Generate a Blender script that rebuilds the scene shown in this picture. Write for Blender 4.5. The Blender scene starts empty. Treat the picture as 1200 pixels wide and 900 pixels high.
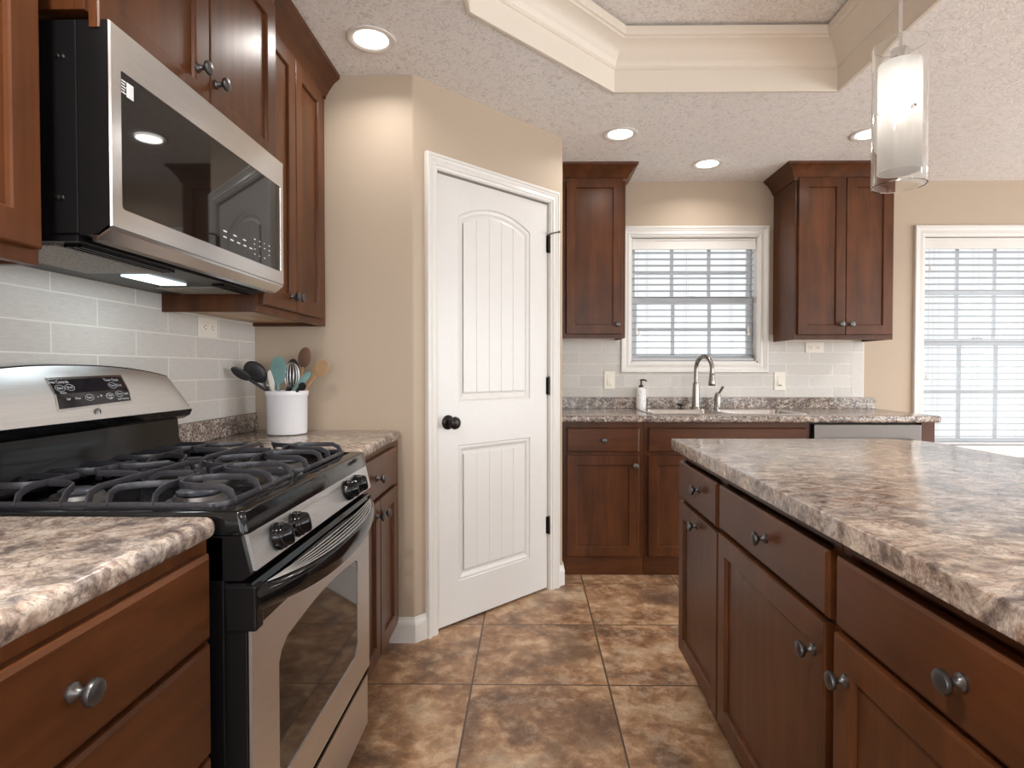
import bpy, bmesh, math, random
from mathutils import Vector, Matrix
random.seed(7)
PI = math.pi
sc = bpy.context.scene
COL = sc.collection

# ------------------------------------------------------------------ camera
cam_d = bpy.data.cameras.new('camera')
cam = bpy.data.objects.new('camera', cam_d); COL.objects.link(cam)
cam.location = (0, 0, 1.1682)
cam.rotation_euler = (PI/2 - 0.0176, 0, 0.0119)
cam_d.sensor_fit = 'HORIZONTAL'; cam_d.sensor_width = 36
cam_d.lens = 673.7455/1200*36
cam_d.shift_x = (600-612.8386)/1200
cam_d.shift_y = (445.2986-450)/1200
cam_d.clip_start = 0.02
sc.camera = cam

# ------------------------------------------------------------------ world and exposure
w = bpy.data.worlds.new('overcast'); sc.world = w; w.use_nodes = True
bgn = w.node_tree.nodes['Background']
bgn.inputs[0].default_value = (0.96, 0.985, 1.01, 1)
# overcast sky: brightened behind and beside the camera to fill the room, dimmer ahead
_n = w.node_tree
_tc = _n.nodes.new('ShaderNodeTexCoord'); _sp = _n.nodes.new('ShaderNodeSeparateXYZ'); _mr = _n.nodes.new('ShaderNodeMapRange')
_n.links.new(_tc.outputs['Generated'], _sp.inputs[0]); _n.links.new(_sp.outputs['Y'], _mr.inputs['Value'])
_mr.interpolation_type = 'SMOOTHSTEP'
_mr.inputs['From Min'].default_value = 0.05; _mr.inputs['From Max'].default_value = 0.6
_mr.inputs['To Min'].default_value = 7.0; _mr.inputs['To Max'].default_value = 1.12
_n.links.new(_mr.outputs[0], bgn.inputs[1])
sc.view_settings.view_transform = 'Standard'; sc.view_settings.look = 'None'
sc.view_settings.gamma = 1; sc.view_settings.use_curve_mapping = False
sc.view_settings.exposure = 0.0
sc.cycles.use_denoising = True
sc.cycles.max_bounces = 10; sc.cycles.diffuse_bounces = 6; sc.cycles.glossy_bounces = 5
sc.cycles.transmission_bounces = 8; sc.cycles.transparent_max_bounces = 12
sc.cycles.sample_clamp_indirect = 6
sc.cycles.caustics_refractive = False
CAN_POWER = 2.6; CAN_COLOR = (1.0, 0.965, 0.92)
PENDANT_POWER = 1.0

# ------------------------------------------------------------------ measured layout (metres)
XL = -1.183      # left wall
YP = 2.444       # pantry wall facing the camera
YF = 3.843       # far wall
ZC = 2.414       # ceiling
XR, YR = 5.2, -3.2
PX = -0.4948     # pantry corner
DL = 0.671       # diagonal run in x and y
CT = 0.912       # countertop height

# ------------------------------------------------------------------ materials
def new_mat(name):
    m = bpy.data.materials.new(name); m.use_nodes = True
    nt = m.node_tree; b = nt.nodes['Principled BSDF']
    return m, nt, b
def N(nt, t, **kw):
    n = nt.nodes.new(t)
    for k, v in kw.items():
        if isinstance(v, tuple) and v and v[0] == 'in': pass
        setattr(n, k, v)
    return n
def srgb(r, g, b):
    f = lambda c: ((c/255+0.055)/1.055)**2.4 if c/255 > 0.04045 else c/255/12.92
    return (f(r), f(g), f(b), 1)
def coords(nt, scale=(1,1,1), loc=(0,0,0), rot=(0,0,0)):
    tc = nt.nodes.new('ShaderNodeTexCoord'); mp = nt.nodes.new('ShaderNodeMapping')
    nt.links.new(tc.outputs['Object'], mp.inputs[0])
    mp.inputs['Scale'].default_value = scale; mp.inputs['Location'].default_value = loc; mp.inputs['Rotation'].default_value = rot
    return mp.outputs[0]
def noise(nt, vec, scale, detail=4, rough=0.5, dist=0.0):
    n = nt.nodes.new('ShaderNodeTexNoise'); nt.links.new(vec, n.inputs['Vector'])
    n.inputs['Scale'].default_value = scale; n.inputs['Detail'].default_value = detail
    n.inputs['Roughness'].default_value = rough; n.inputs['Distortion'].default_value = dist
    return n.outputs['Fac']
def ramp(nt, fac, stops):
    r = nt.nodes.new('ShaderNodeValToRGB'); nt.links.new(fac, r.inputs[0])
    e = r.color_ramp.elements
    while len(e) > 1: e.remove(e[-1])
    e[0].position, e[0].color = stops[0]
    for p, c in stops[1:]:
        x = e.new(p); x.color = c
    return r.outputs[0]
def mixc(nt, fac, a, b, mode='MIX'):
    m = nt.nodes.new('ShaderNodeMix'); m.data_type = 'RGBA'; m.blend_type = mode
    for s, v in ((0, fac), (6, a), (7, b)):
        if hasattr(v, 'is_output') or isinstance(v, bpy.types.NodeSocket): nt.links.new(v, m.inputs[s])
        else: m.inputs[s].default_value = v
    return m.outputs[2]
def bump(nt, b, h, strength=0.3, dist=0.002):
    n = nt.nodes.new('ShaderNodeBump'); nt.links.new(h, n.inputs['Height'])
    n.inputs['Strength'].default_value = strength; n.inputs['Distance'].default_value = dist
    nt.links.new(n.outputs[0], b.inputs['Normal'])
def plain(name, col, rough=0.5, metal=0.0, spec=0.5, coat=0.0, nscale=40, amt=0.06):
    """a single colour with a faint procedural mottling"""
    m, nt, b = new_mat(name)
    v = coords(nt); f = noise(nt, v, nscale, 3)
    dark = tuple(c*(1-amt) for c in col[:3])+(1,); light = tuple(min(1, c*(1+amt)) for c in col[:3])+(1,)
    nt.links.new(ramp(nt, f, [(0.3, dark), (0.7, light)]), b.inputs['Base Color'])
    b.inputs['Roughness'].default_value = rough; b.inputs['Metallic'].default_value = metal
    b.inputs['Specular IOR Level'].default_value = spec; b.inputs['Coat Weight'].default_value = coat
    b.inputs['Coat Roughness'].default_value = 0.1
    return m
def wood(name, axis, base=(0.078, 0.0255, 0.0082), tone=1.0):
    m, nt, b = new_mat(name)
    s = {'x': (1.2, 14, 14), 'y': (14, 1.2, 14), 'z': (14, 14, 1.2)}[axis]
    v = coords(nt, s)
    g = noise(nt, v, 2.2, 6, 0.6, 0.6)
    v2 = coords(nt, tuple(q*0.25 for q in s)); g2 = noise(nt, v2, 3.0, 3, 0.5, 0.2)
    v3 = coords(nt, (1, 1, 1)); g3 = noise(nt, v3, 6.0, 3, 0.6)
    c = lambda k: tuple(x*k*tone for x in base)+(1,)
    col = ramp(nt, g, [(0.36, c(0.62)), (0.5, c(1.0)), (0.64, c(1.45))])
    col = mixc(nt, 0.35, col, ramp(nt, g2, [(0.38, c(0.5)), (0.62, c(1.6))]))
    col = mixc(nt, 0.25, col, ramp(nt, g3, [(0.38, c(0.6)), (0.62, c(1.5))]))
    nt.links.new(col, b.inputs['Base Color'])
    b.inputs['Roughness'].default_value = 0.34; b.inputs['Specular IOR Level'].default_value = 0.28; b.inputs['Coat Weight'].default_value = 0.0
    bump(nt, b, g, 0.08, 0.001)
    return m
W = {a: wood('cherry_stained_maple_'+a, a) for a in 'xyz'}
M_maple = wood('light_maple', 'y', base=(0.46, 0.28, 0.14))

def granite_mat(name, grit, stretch=(1, 1, 1), contrast=1.0):
    m, nt, b = new_mat(name)
    v = coords(nt, stretch)
    big = noise(nt, v, 4.0, 4, 0.6, 1.0)
    mid = noise(nt, v, 16.0, 9, 0.66, 0.9)
    med = noise(nt, coords(nt, stretch, loc=(5.3, 2.2, 1.1)), 30.0, 6, 0.7, 0.5)
    fine = noise(nt, v, 110.0, 4, 0.65, 0.3)
    vein = noise(nt, coords(nt, stretch, loc=(3.1, 1.7, 0.4)), 11.0, 8, 0.68, 1.6)
    c1 = ramp(nt, mid, [(0.37, srgb(80, 68, 66)), (0.44, srgb(146, 128, 116)), (0.50, srgb(192, 168, 152)), (0.56, srgb(220, 208, 194)), (0.64, srgb(164, 140, 122))])
    c2 = ramp(nt, mid, [(0.37, srgb(72, 68, 72)), (0.45, srgb(132, 126, 124)), (0.54, srgb(196, 190, 184)), (0.63, srgb(150, 112, 88))])
    col = mixc(nt, ramp(nt, big, [(0.42, (0,0,0,1)), (0.58, (1,1,1,1))]), c1, c2)
    col = mixc(nt, 0.45 if not grit else 0.6, col, ramp(nt, med, [(0.36, srgb(70, 62, 62)), (0.46, srgb(144, 126, 114)), (0.56, srgb(196, 182, 168)), (0.66, srgb(228, 218, 206))]))
    dk = ramp(nt, vein, [(0.455, (0,0,0,1)), (0.49, (1,1,1,1)), (0.525, (0,0,0,1))])
    dkf = nt.nodes.new('ShaderNodeMath'); dkf.operation = 'MULTIPLY'; nt.links.new(dk, dkf.inputs[0]); dkf.inputs[1].default_value = 0.6*contrast
    col = mixc(nt, dkf.outputs[0], col, srgb(92, 78, 74))
    sp = ramp(nt, fine, [(0.36 if not grit else 0.45, (1,1,1,1)), (0.44 if not grit else 0.51, (0,0,0,1))])
    spf = nt.nodes.new('ShaderNodeMath'); spf.operation = 'MULTIPLY'; nt.links.new(sp, spf.inputs[0]); spf.inputs[1].default_value = 0.8 if grit else 0.45
    col = mixc(nt, spf.outputs[0], col, srgb(62, 54, 54))
    nt.links.new(col, b.inputs['Base Color'])
    b.inputs['Roughness'].default_value = 0.17; b.inputs['Specular IOR Level'].default_value = 0.5
    bump(nt, b, fine, 0.03, 0.0005)
    return m
M_granite = granite_mat('mottled_stone_laminate', False)
M_granite_i = granite_mat('mottled_stone_laminate_long', False, (0.75, 1.0, 1.0))
M_splash = granite_mat('mottled_stone_laminate_upstand', True)

def tile_mat(name, rotx, rotz, lx, ly, tw, th, offset=0.5):
    """linen textured subway tile; the plane's u,v are brought to texture x,y"""
    m, nt, b = new_mat(name)
    tc = nt.nodes.new('ShaderNodeTexCoord'); sp = nt.nodes.new('ShaderNodeSeparateXYZ'); cb = nt.nodes.new('ShaderNodeCombineXYZ')
    nt.links.new(tc.outputs['Object'], sp.inputs[0])
    nt.links.new(sp.outputs['Y' if rotz else 'X'], cb.inputs[0]); nt.links.new(sp.outputs['Z'], cb.inputs[1])
    mp = nt.nodes.new('ShaderNodeMapping'); nt.links.new(cb.outputs[0], mp.inputs[0]); mp.inputs['Location'].default_value = (-lx, -ly, 0)
    br = nt.nodes.new('ShaderNodeTexBrick'); nt.links.new(mp.outputs[0], br.inputs['Vector'])
    br.offset = offset; br.offset_frequency = 2; br.squash = 1
    br.inputs['Scale'].default_value = 1; br.inputs['Brick Width'].default_value = tw; br.inputs['Row Height'].default_value = th
    br.inputs['Mortar Size'].default_value = 0.0022; br.inputs['Mortar Smooth'].default_value = 0.1; br.inputs['Bias'].default_value = 0
    br.inputs['Color1'].default_value = srgb(206, 202, 196); br.inputs['Color2'].default_value = srgb(216, 212, 206)
    br.inputs['Mortar'].default_value = srgb(214, 209, 200)
    lin = nt.nodes.new('ShaderNodeMapping'); nt.links.new(mp.outputs[0], lin.inputs[0]); lin.inputs['Scale'].default_value = (28, 330, 1)
    ln = noise(nt, lin.outputs[0], 1.0, 3, 0.6)
    lin2 = nt.nodes.new('ShaderNodeMapping'); nt.links.new(mp.outputs[0], lin2.inputs[0]); lin2.inputs['Scale'].default_value = (330, 60, 1)
    ln2 = noise(nt, lin2.outputs[0], 1.0, 2, 0.5)
    c = mixc(nt, 0.8, br.outputs['Color'], ramp(nt, ln, [(0.3, (0.80,0.80,0.80,1)), (0.7, (1,1,1,1))]), 'MULTIPLY')
    c = mixc(nt, 0.35, c, ramp(nt, ln2, [(0.3, (0.85,0.85,0.85,1)), (0.7, (1,1,1,1))]), 'MULTIPLY')
    fin = mixc(nt, br.outputs['Fac'], c, srgb(228, 224, 216))
    nt.links.new(fin, b.inputs['Base Color'])
    b.inputs['Roughness'].default_value = 0.38
    inv = nt.nodes.new('ShaderNodeMath'); inv.operation = 'SUBTRACT'; inv.inputs[0].default_value = 1; nt.links.new(br.outputs['Fac'], inv.inputs[1])
    add = nt.nodes.new('ShaderNodeMath'); add.operation = 'MULTIPLY_ADD'; nt.links.new(ln, add.inputs[0]); add.inputs[1].default_value = 0.35; nt.links.new(inv.outputs[0], add.inputs[2])
    bump(nt, b, add.outputs[0], 0.5, 0.0012)
    return m
M_tile_l = tile_mat('linen_subway_tile_left', True, True, 1.396-0.305*10, 1.285-0.0763*20, 0.305, 0.0763)
M_tile_f = tile_mat('linen_subway_tile_far', True, False, 0.327-0.305*10, 1.285-0.0763*20, 0.305, 0.0763)
M_tile_v = tile_mat('linen_trim_tile', True, False, 2.131-0.078*10, 1.285-0.305*6, 0.078, 0.305, 0.0)

def floor_mat():
    m, nt, b = new_mat('brown_porcelain_floor_tile')
    p = 0.507; tx, ty = 0.2924-p*20, 2.6193-p*20
    v = coords(nt, (1,1,1), (-tx, -ty, 0))
    br = nt.nodes.new('ShaderNodeTexBrick'); nt.links.new(v, br.inputs['Vector'])
    br.offset = 0; br.inputs['Scale'].default_value = 1; br.inputs['Brick Width'].default_value = p; br.inputs['Row Height'].default_value = p
    br.inputs['Mortar Size'].default_value = 0.0035; br.inputs['Mortar Smooth'].default_value = 0.1; br.inputs['Bias'].default_value = 0
    br.inputs['Color1'].default_value = (0,0,0,1); br.inputs['Color2'].default_value = (1,1,1,1)
    # each tile gets its own patch of the mottling
    off = nt.nodes.new('ShaderNodeVectorMath'); off.operation = 'MULTIPLY_ADD'
    nt.links.new(br.outputs['Color'], off.inputs[0]); off.inputs[1].default_value = (7.3, 3.1, 5.0); nt.links.new(v, off.inputs[2])
    a = noise(nt, off.outputs[0], 4.2, 5, 0.62, 0.5)
    c = noise(nt, off.outputs[0], 17, 6, 0.65, 0.2)
    d = noise(nt, off.outputs[0], 2.6, 3, 0.5, 0.8)
    f = noise(nt, v, 120, 3, 0.6)
    c1 = ramp(nt, a, [(0.32, srgb(84, 66, 55)), (0.42, srgb(124, 92, 68)), (0.50, srgb(158, 117, 84)), (0.58, srgb(192, 156, 120)), (0.68, srgb(212, 188, 160))])
    c2 = ramp(nt, c, [(0.36, srgb(96, 72, 56)), (0.5, srgb(156, 122, 92)), (0.62, srgb(210, 186, 158))])
    col = mixc(nt, 0.42, c1, c2)
    col = mixc(nt, ramp(nt, d, [(0.30, (0.6,0.6,0.6,1)), (0.42, (0,0,0,1))]), col, srgb(92, 72, 60))
    col = mixc(nt, 0.35, col, ramp(nt, f, [(0.35, (0.7,0.7,0.7,1)), (0.65, (1.15,1.15,1.15,1))]), 'MULTIPLY')
    col = mixc(nt, br.outputs['Fac'], col, srgb(84, 68, 56))
    nt.links.new(col, b.inputs['Base Color'])
    b.inputs['Roughness'].default_value = 0.42
    inv = nt.nodes.new('ShaderNodeMath'); inv.operation = 'SUBTRACT'; inv.inputs[0].default_value = 1; nt.links.new(br.outputs['Fac'], inv.inputs[1])
    ad = nt.nodes.new('ShaderNodeMath'); ad.operation = 'MULTIPLY_ADD'; nt.links.new(c, ad.inputs[0]); ad.inputs[1].default_value = 0.3; nt.links.new(inv.outputs[0], ad.inputs[2])
    bump(nt, b, ad.outputs[0], 0.4, 0.002)
    return m
M_floor = floor_mat()

def ceil_mat():
    m, nt, b = new_mat('knockdown_ceiling')
    v = coords(nt, (1, 1, 1))
    n = noise(nt, v, 40, 6, 0.6, 1.8); f = ramp(nt, n, [(0.42, (0,0,0,1)), (0.56, (1,1,1,1))])
    col = mixc(nt, 0.5, srgb(244, 242, 240), ramp(nt, n, [(0.36, srgb(196, 190, 186)), (0.50, srgb(248, 246, 244))]))
    nt.links.new(col, b.inputs['Base Color']); b.inputs['Roughness'].default_value = 0.9
    bump(nt, b, f, 0.6, 0.0045)
    return m
M_ceil = ceil_mat()
def wall_mat(name, col):
    m, nt, b = new_mat(name)
    v = coords(nt); n = noise(nt, v, 160, 3); n2 = noise(nt, v, 2, 2)
    c = mixc(nt, n2, tuple(x*0.97 for x in col[:3])+(1,), tuple(x*1.03 for x in col[:3])+(1,))
    nt.links.new(c, b.inputs['Base Color']); b.inputs['Roughness'].default_value = 0.55
    b.inputs['Specular IOR Level'].default_value = 0.3
    bump(nt, b, n, 0.06, 0.001)
    return m
M_wall = wall_mat('beige_wall_paint', srgb(182, 165, 146))
M_trim = plain('white_trim_paint', srgb(222, 219, 214), 0.32, amt=0.01)
M_tray = plain('cream_trim_paint', srgb(222, 213, 200), 0.4, amt=0.01)
M_door = plain('white_door_paint', srgb(219, 217, 214), 0.30, amt=0.01)
M_vinyl = plain('white_vinyl', srgb(196, 200, 204), 0.4, amt=0.01)
M_blind = plain('white_blind', srgb(186, 187, 190), 0.5, amt=0.01)
M_cord = plain('white_cord', srgb(205, 205, 205), 0.8)
M_black = plain('black_enamel', (0.0045, 0.0045, 0.005, 1), 0.09, spec=0.3)
M_blackm = plain('black_painted_steel', (0.007, 0.0062, 0.0068, 1), 0.34, spec=0.22)
M_iron = plain('cast_iron', (0.030, 0.029, 0.035, 1), 0.30, nscale=200, amt=0.25)
M_cap = plain('burner_cap_enamel', (0.05, 0.052, 0.065, 1), 0.3)
M_knob = plain('pewter', (0.115, 0.11, 0.11, 1), 0.34, metal=0.85)
M_bronze = plain('dark_bronze', (0.035, 0.03, 0.03, 1), 0.3, metal=0.8)
M_plate = plain('almond_plastic', srgb(232, 226, 214), 0.35, amt=0.01)
M_slot = plain('dark_slot', (0.03, 0.03, 0.03, 1), 0.6)
M_white_print = plain('white_print', (0.75, 0.77, 0.8, 1), 0.5)
M_ceramic = plain('white_stoneware', srgb(236, 236, 240), 0.16, amt=0.005)
M_teal = plain('teal_silicone', srgb(110, 148, 147), 0.5)
M_whitesil = plain('white_silicone', srgb(232, 228, 222), 0.45)
M_blackny = plain('black_nylon', (0.014, 0.014, 0.015, 1), 0.4)
M_darkwood = wood('walnut_spoon', 'z', base=(0.16, 0.085, 0.055))
M_beech = wood('beech_spoon', 'z', base=(0.36, 0.22, 0.12))
M_kick = wood('toe_kick_wood', 'y', base=(0.075, 0.024, 0.012))
M_gap = plain('cabinet_shadow_gap', (0.05, 0.018, 0.01, 1), 0.6)
M_filter = None
def steel(name, col, rough, sx, aniso=0.0):
    m, nt, b = new_mat(name)
    v = coords(nt, sx); n = noise(nt, v, 1.0, 3, 0.6)
    nt.links.new(ramp(nt, n, [(0.3, tuple(c*0.93 for c in col)+(1,)), (0.7, tuple(c*1.05 for c in col)+(1,))]), b.inputs['Base Color'])
    b.inputs['Metallic'].default_value = 1.0; b.inputs['Roughness'].default_value = rough
    b.inputs['Anisotropic'].default_value = aniso
    bump(nt, b, n, 0.02, 0.0004)
    return m
M_steel_y = steel('brushed_stainless_y', (0.74, 0.74, 0.74), 0.42, (500, 6, 500), 0.3)
M_steel_m = steel('polished_stainless', (0.70, 0.705, 0.715), 0.20, (500, 6, 500))
M_steel_x = steel('brushed_stainless_x', (0.165, 0.15, 0.14), 0.42, (6, 500, 500))
M_sink = steel('sink_stainless', (0.62, 0.61, 0.60), 0.22, (30, 30, 30))
M_nickel = steel('brushed_nickel', (0.30, 0.28, 0.26), 0.24, (90, 90, 6))
M_steel_d = steel('enamelled_grey_steel', (0.16, 0.155, 0.155), 0.5, (300, 6, 300))
def mesh_filter():
    m, nt, b = new_mat('aluminium_filter_mesh')
    n = noise(nt, coords(nt), 420, 2); nt.links.new(ramp(nt, n, [(0.35, (0.10, 0.09, 0.08, 1)), (0.65, (0.48, 0.44, 0.38, 1))]), b.inputs['Base Color'])
    b.inputs['Metallic'].default_value = 0.5; b.inputs['Roughness'].default_value = 0.5; bump(nt, b, n, 0.3, 0.001)
    return m
M_filter = mesh_filter()
def tinted(name, col, rough=0.03):
    m, nt, b = new_mat(name)
    n = noise(nt, coords(nt), 20, 2)
    nt.links.new(ramp(nt, n, [(0, tuple(c*0.95 for c in col)+(1,)), (1, col+(1,))]), b.inputs['Base Color'])
    b.inputs['Roughness'].default_value = rough; b.inputs['Specular IOR Level'].default_value = 0.5; b.inputs['IOR'].default_value = 1.5
    return m
M_mglass = tinted('dark_microwave_glass', (0.010, 0.008, 0.007))
M_oglass = tinted('dark_oven_glass', (0.016, 0.011, 0.008), 0.05)
M_panelglass = tinted('keypad_glass', (0.018, 0.016, 0.02), 0.08)
def glass_mat():
    m, nt, b = new_mat('clear_glass')
    nt.nodes.remove(b); o = nt.nodes['Material Output']
    g = nt.nodes.new('ShaderNodeBsdfGlass'); g.inputs['Roughness'].default_value = 0.0; g.inputs['IOR'].default_value = 1.45
    n = noise(nt, coords(nt), 8, 2); nt.links.new(ramp(nt, n, [(0, (0.97,0.98,0.98,1)), (1, (1,1,1,1))]), g.inputs['Color'])
    nt.links.new(g.outputs[0], o.inputs[0])
    return m
M_glass = glass_mat()
def pane_mat():
    m, nt, b = new_mat('window_pane')
    nt.nodes.remove(b); o = nt.nodes['Material Output']
    t = nt.nodes.new('ShaderNodeBsdfTransparent'); g = nt.nodes.new('ShaderNodeBsdfGlossy'); g.inputs['Roughness'].default_value = 0.02
    n = noise(nt, coords(nt), 3, 2); nt.links.new(ramp(nt, n, [(0, (0.95,0.97,0.97,1)), (1, (0.99,0.99,0.99,1))]), t.inputs[0])
    mx = nt.nodes.new('ShaderNodeMixShader'); mx.inputs[0].default_value = 0.012
    nt.links.new(t.outputs[0], mx.inputs[1]); nt.links.new(g.outputs[0], mx.inputs[2]); nt.links.new(mx.outputs[0], o.inputs[0])
    return m
M_pane = pane_mat()
def frosted_mat():
    m, nt, b = new_mat('frosted_glass')
    nt.nodes.remove(b); o = nt.nodes['Material Output']
    t = nt.nodes.new('ShaderNodeBsdfTranslucent'); d = nt.nodes.new('ShaderNodeBsdfDiffuse')
    n = noise(nt, coords(nt), 30, 2); c = ramp(nt, n, [(0, (0.92,0.90,0.88,1)), (1, (0.95,0.93,0.91,1))])
    nt.links.new(c, t.inputs[0]); nt.links.new(c, d.inputs[0])
    mx = nt.nodes.new('ShaderNodeMixShader'); mx.inputs[0].default_value = 0.4
    nt.links.new(t.outputs[0], mx.inputs[1]); nt.links.new(d.outputs[0], mx.inputs[2])
    tr = nt.nodes.new('ShaderNodeBsdfTransparent'); m2 = nt.nodes.new('ShaderNodeMixShader'); m2.inputs[0].default_value = 0.04
    nt.links.new(mx.outputs[0], m2.inputs[1]); nt.links.new(tr.outputs[0], m2.inputs[2])
    nt.links.new(m2.outputs[0], o.inputs[0])
    return m
M_frost = frosted_mat()
def emit(name, col, s):
    m, nt, b = new_mat(name)
    n = noise(nt, coords(nt), 10, 2)
    nt.links.new(ramp(nt, n, [(0, col), (1, col)]), b.inputs['Emission Color'])
    b.inputs['Base Color'].default_value = (0.8, 0.8, 0.8, 1); b.inputs['Emission Strength'].default_value = s
    return m
M_bulb = emit('lit_lamp_lens', (1.0, 0.95, 0.89, 1), 5.0)
M_hoodlens = emit('hood_lamp_lens', (0.80, 0.95, 1.0, 1), 2.2)

# ------------------------------------------------------------------ geometry helpers
def link(o): COL.objects.link(o); return o
ORG = {}
def thing(name, label, cat, loc, group=None, kind=None):
    o = link(bpy.data.objects.new(name, None)); o.location = loc; o.empty_display_size = 0.05
    if kind: o['kind'] = kind
    if label: o['label'] = label
    if cat: o['category'] = cat
    if group: o['group'] = group
    ORG[o] = Vector(loc); return o
def obj(name, bm, mat, parent=None, smooth=False, angle=35, loc=None, **props):
    """world-space bmesh -> one object; parts keep the root's origin"""
    org = ORG[parent] if parent is not None else Vector(loc if loc else (0, 0, 0))
    bmesh.ops.recalc_face_normals(bm, faces=bm.faces)
    if org.length: bmesh.ops.translate(bm, verts=bm.verts, vec=-org)
    me = bpy.data.meshes.new(name); bm.to_mesh(me); bm.free()
    o = link(bpy.data.objects.new(name, me))
    for mm in (mat if isinstance(mat, (list, tuple)) else [mat]): me.materials.append(mm)
    if smooth:
        me.shade_smooth(); me.set_sharp_from_angle(angle=math.radians(angle))
    if parent is not None: o.parent = parent
    else: o.location = org
    ORG[o] = org
    for k, v in props.items(): o[k] = v
    return o
def part_label(o, s): o['label'] = s; return o
def BM(): return bmesh.new()
class Fr:
    """a local frame: u along, v up, w outward"""
    def __init__(s, o, u, wv): s.o = Vector(o); s.u = Vector(u); s.w = Vector(wv); s.v = Vector((0,0,1))
    def __call__(s, u, v, w=0): return s.o + s.u*u + s.v*v + s.w*w
WORLD = Fr((0,0,0), (1,0,0), (0,1,0))          # box(u=x, v=z, w=y)
def fbox(bm, F, u0, u1, v0, v1, w0, w1, bev=0.0, seg=2):
    vs = [bm.verts.new(F(u, v, w)) for w in (w0, w1) for v in (v0, v1) for u in (u0, u1)]
    idx = [(0,1,3,2), (4,6,7,5), (0,4,5,1), (2,3,7,6), (0,2,6,4), (1,5,7,3)]
    fs = [bm.faces.new([vs[i] for i in q]) for q in idx]
    if bev > 0:
        es = list({e for f in fs for e in f.edges})
        bmesh.ops.bevel(bm, geom=es, offset=bev, segments=seg, profile=0.6, affect='EDGES', clamp_overlap=True)
def box(bm, x0, x1, y0, y1, z0, z1, bev=0.0, seg=2): fbox(bm, WORLD, x0, x1, z0, z1, y0, y1, bev, seg)
def ringbridge(bm, rings, closed=True, cap0=False, cap1=False):
    V = [[bm.verts.new(p) for p in r] for r in rings]
    n = len(V[0])
    for a, b in zip(V[:-1], V[1:]):
        for i in range(n if closed else n-1):
            j = (i+1) % n
            bm.faces.new((a[i], a[j], b[j], b[i]))
    if cap0: bm.faces.new(V[0][::-1])
    if cap1: bm.faces.new(V[-1])
    return V
def tube(bm, pts, r, seg=8, caps=True, ry=None):
    pts = [Vector(p) for p in pts]; rs = r if isinstance(r, (list, tuple)) else [r]*len(pts)
    rings = []; up = None
    for i, p in enumerate(pts):
        d = (pts[min(i+1, len(pts)-1)] - pts[max(i-1, 0)]).normalized()
        if up is None:
            up = Vector((0,0,1)) if abs(d.z) < 0.9 else Vector((1,0,0))
        a = d.cross(up)
        if a.length < 1e-5: a = d.cross(Vector((0,1,0)))
        a.normalize(); b = a.cross(d).normalized(); up = b
        k = ry/rs[i] if ry else 1
        rings.append([p + a*math.cos(t)*rs[i] + b*math.sin(t)*rs[i]*k for t in [2*PI*j/seg for j in range(seg)]])
    ringbridge(bm, rings, True, caps, caps)
def lathe(bm, prof, c, axis=Vector((0,0,1)), seg=24, cap0=True, cap1=True):
    """prof: list of (radius, height along axis)"""
    axis = Vector(axis).normalized(); a = axis.orthogonal().normalized(); b = axis.cross(a); c = Vector(c)
    rings = [[c + axis*h + (a*math.cos(t) + b*math.sin(t))*max(r, 1e-4) for t in [2*PI*j/seg for j in range(seg)]] for r, h in prof]
    ringbridge(bm, rings, True, cap0, cap1)
def off_poly(poly, d, closed=True):
    """offset a plan polygon to its left by d, mitred"""
    n = len(poly); out = []
    for i, p in enumerate(poly):
        p = Vector(p)
        a = Vector(poly[(i-1) % n]) if (closed or i > 0) else None
        b = Vector(poly[(i+1) % n]) if (closed or i < n-1) else None
        d1 = (p-a).normalized() if a is not None else None; d2 = (b-p).normalized() if b is not None else None
        if d1 is None: d1 = d2
        if d2 is None: d2 = d1
        n1 = Vector((-d1.y, d1.x)); n2 = Vector((-d2.y, d2.x)); m = (n1+n2)
        m = m/ max(1e-6, m.dot(n1)) if m.length > 1e-6 else n1
        out.append((p.x + m.x*d, p.y + m.y*d))
    return out
def sweep_plan(bm, path, prof, closed=False, z=0.0):
    """sweep a closed profile [(out, z)] along a plan path; out is to the left of travel"""
    rings = []
    cols = [off_poly(path, o, closed) for o, h in prof]
    for i in range(len(path)):
        rings.append([Vector((cols[k][i][0], cols[k][i][1], z+prof[k][1])) for k in range(len(prof))])
    if closed: rings.append(rings[0])
    ringbridge(bm, rings, True, not closed, not closed)
    if closed: bmesh.ops.remove_doubles(bm, verts=bm.verts, dist=1e-6)
def slab(bm, poly, z0, z1, r, seg=4):
    """rounded-edge slab over a counter-clockwise plan polygon (left = inward)"""
    prof = []
    for k in range(seg+1):
        t = PI/2*k/seg; prof.append((r*(1-math.sin(t)), z0 + r*(1-math.cos(t))))   # bottom -> side
    for k in range(seg+1):
        t = PI/2*k/seg; prof.append((r*(1-math.cos(t)), z1 - r*(1-math.sin(t))))
    poly = [p for i, p in enumerate(poly) if (Vector(p)-Vector(poly[i-1])).length > 1e-5]
    rings = [[(x, y, z) for x, y in off_poly(poly, o)] for o, z in prof]
    ringbridge(bm, [[Vector(q) for q in r_] for r_ in rings], True, True, True)
def arc_pts(cx, cy, r, a0, a1, n):
    return [(cx + r*math.cos(math.radians(a0+(a1-a0)*i/n)), cy + r*math.sin(math.radians(a0+(a1-a0)*i/n))) for i in range(n+1)]
def prism(bm, poly, z0, z1):
    ringbridge(bm, [[Vector((x, y, z0)) for x, y in poly], [Vector((x, y, z1)) for x, y in poly]], True, True, True)

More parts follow.
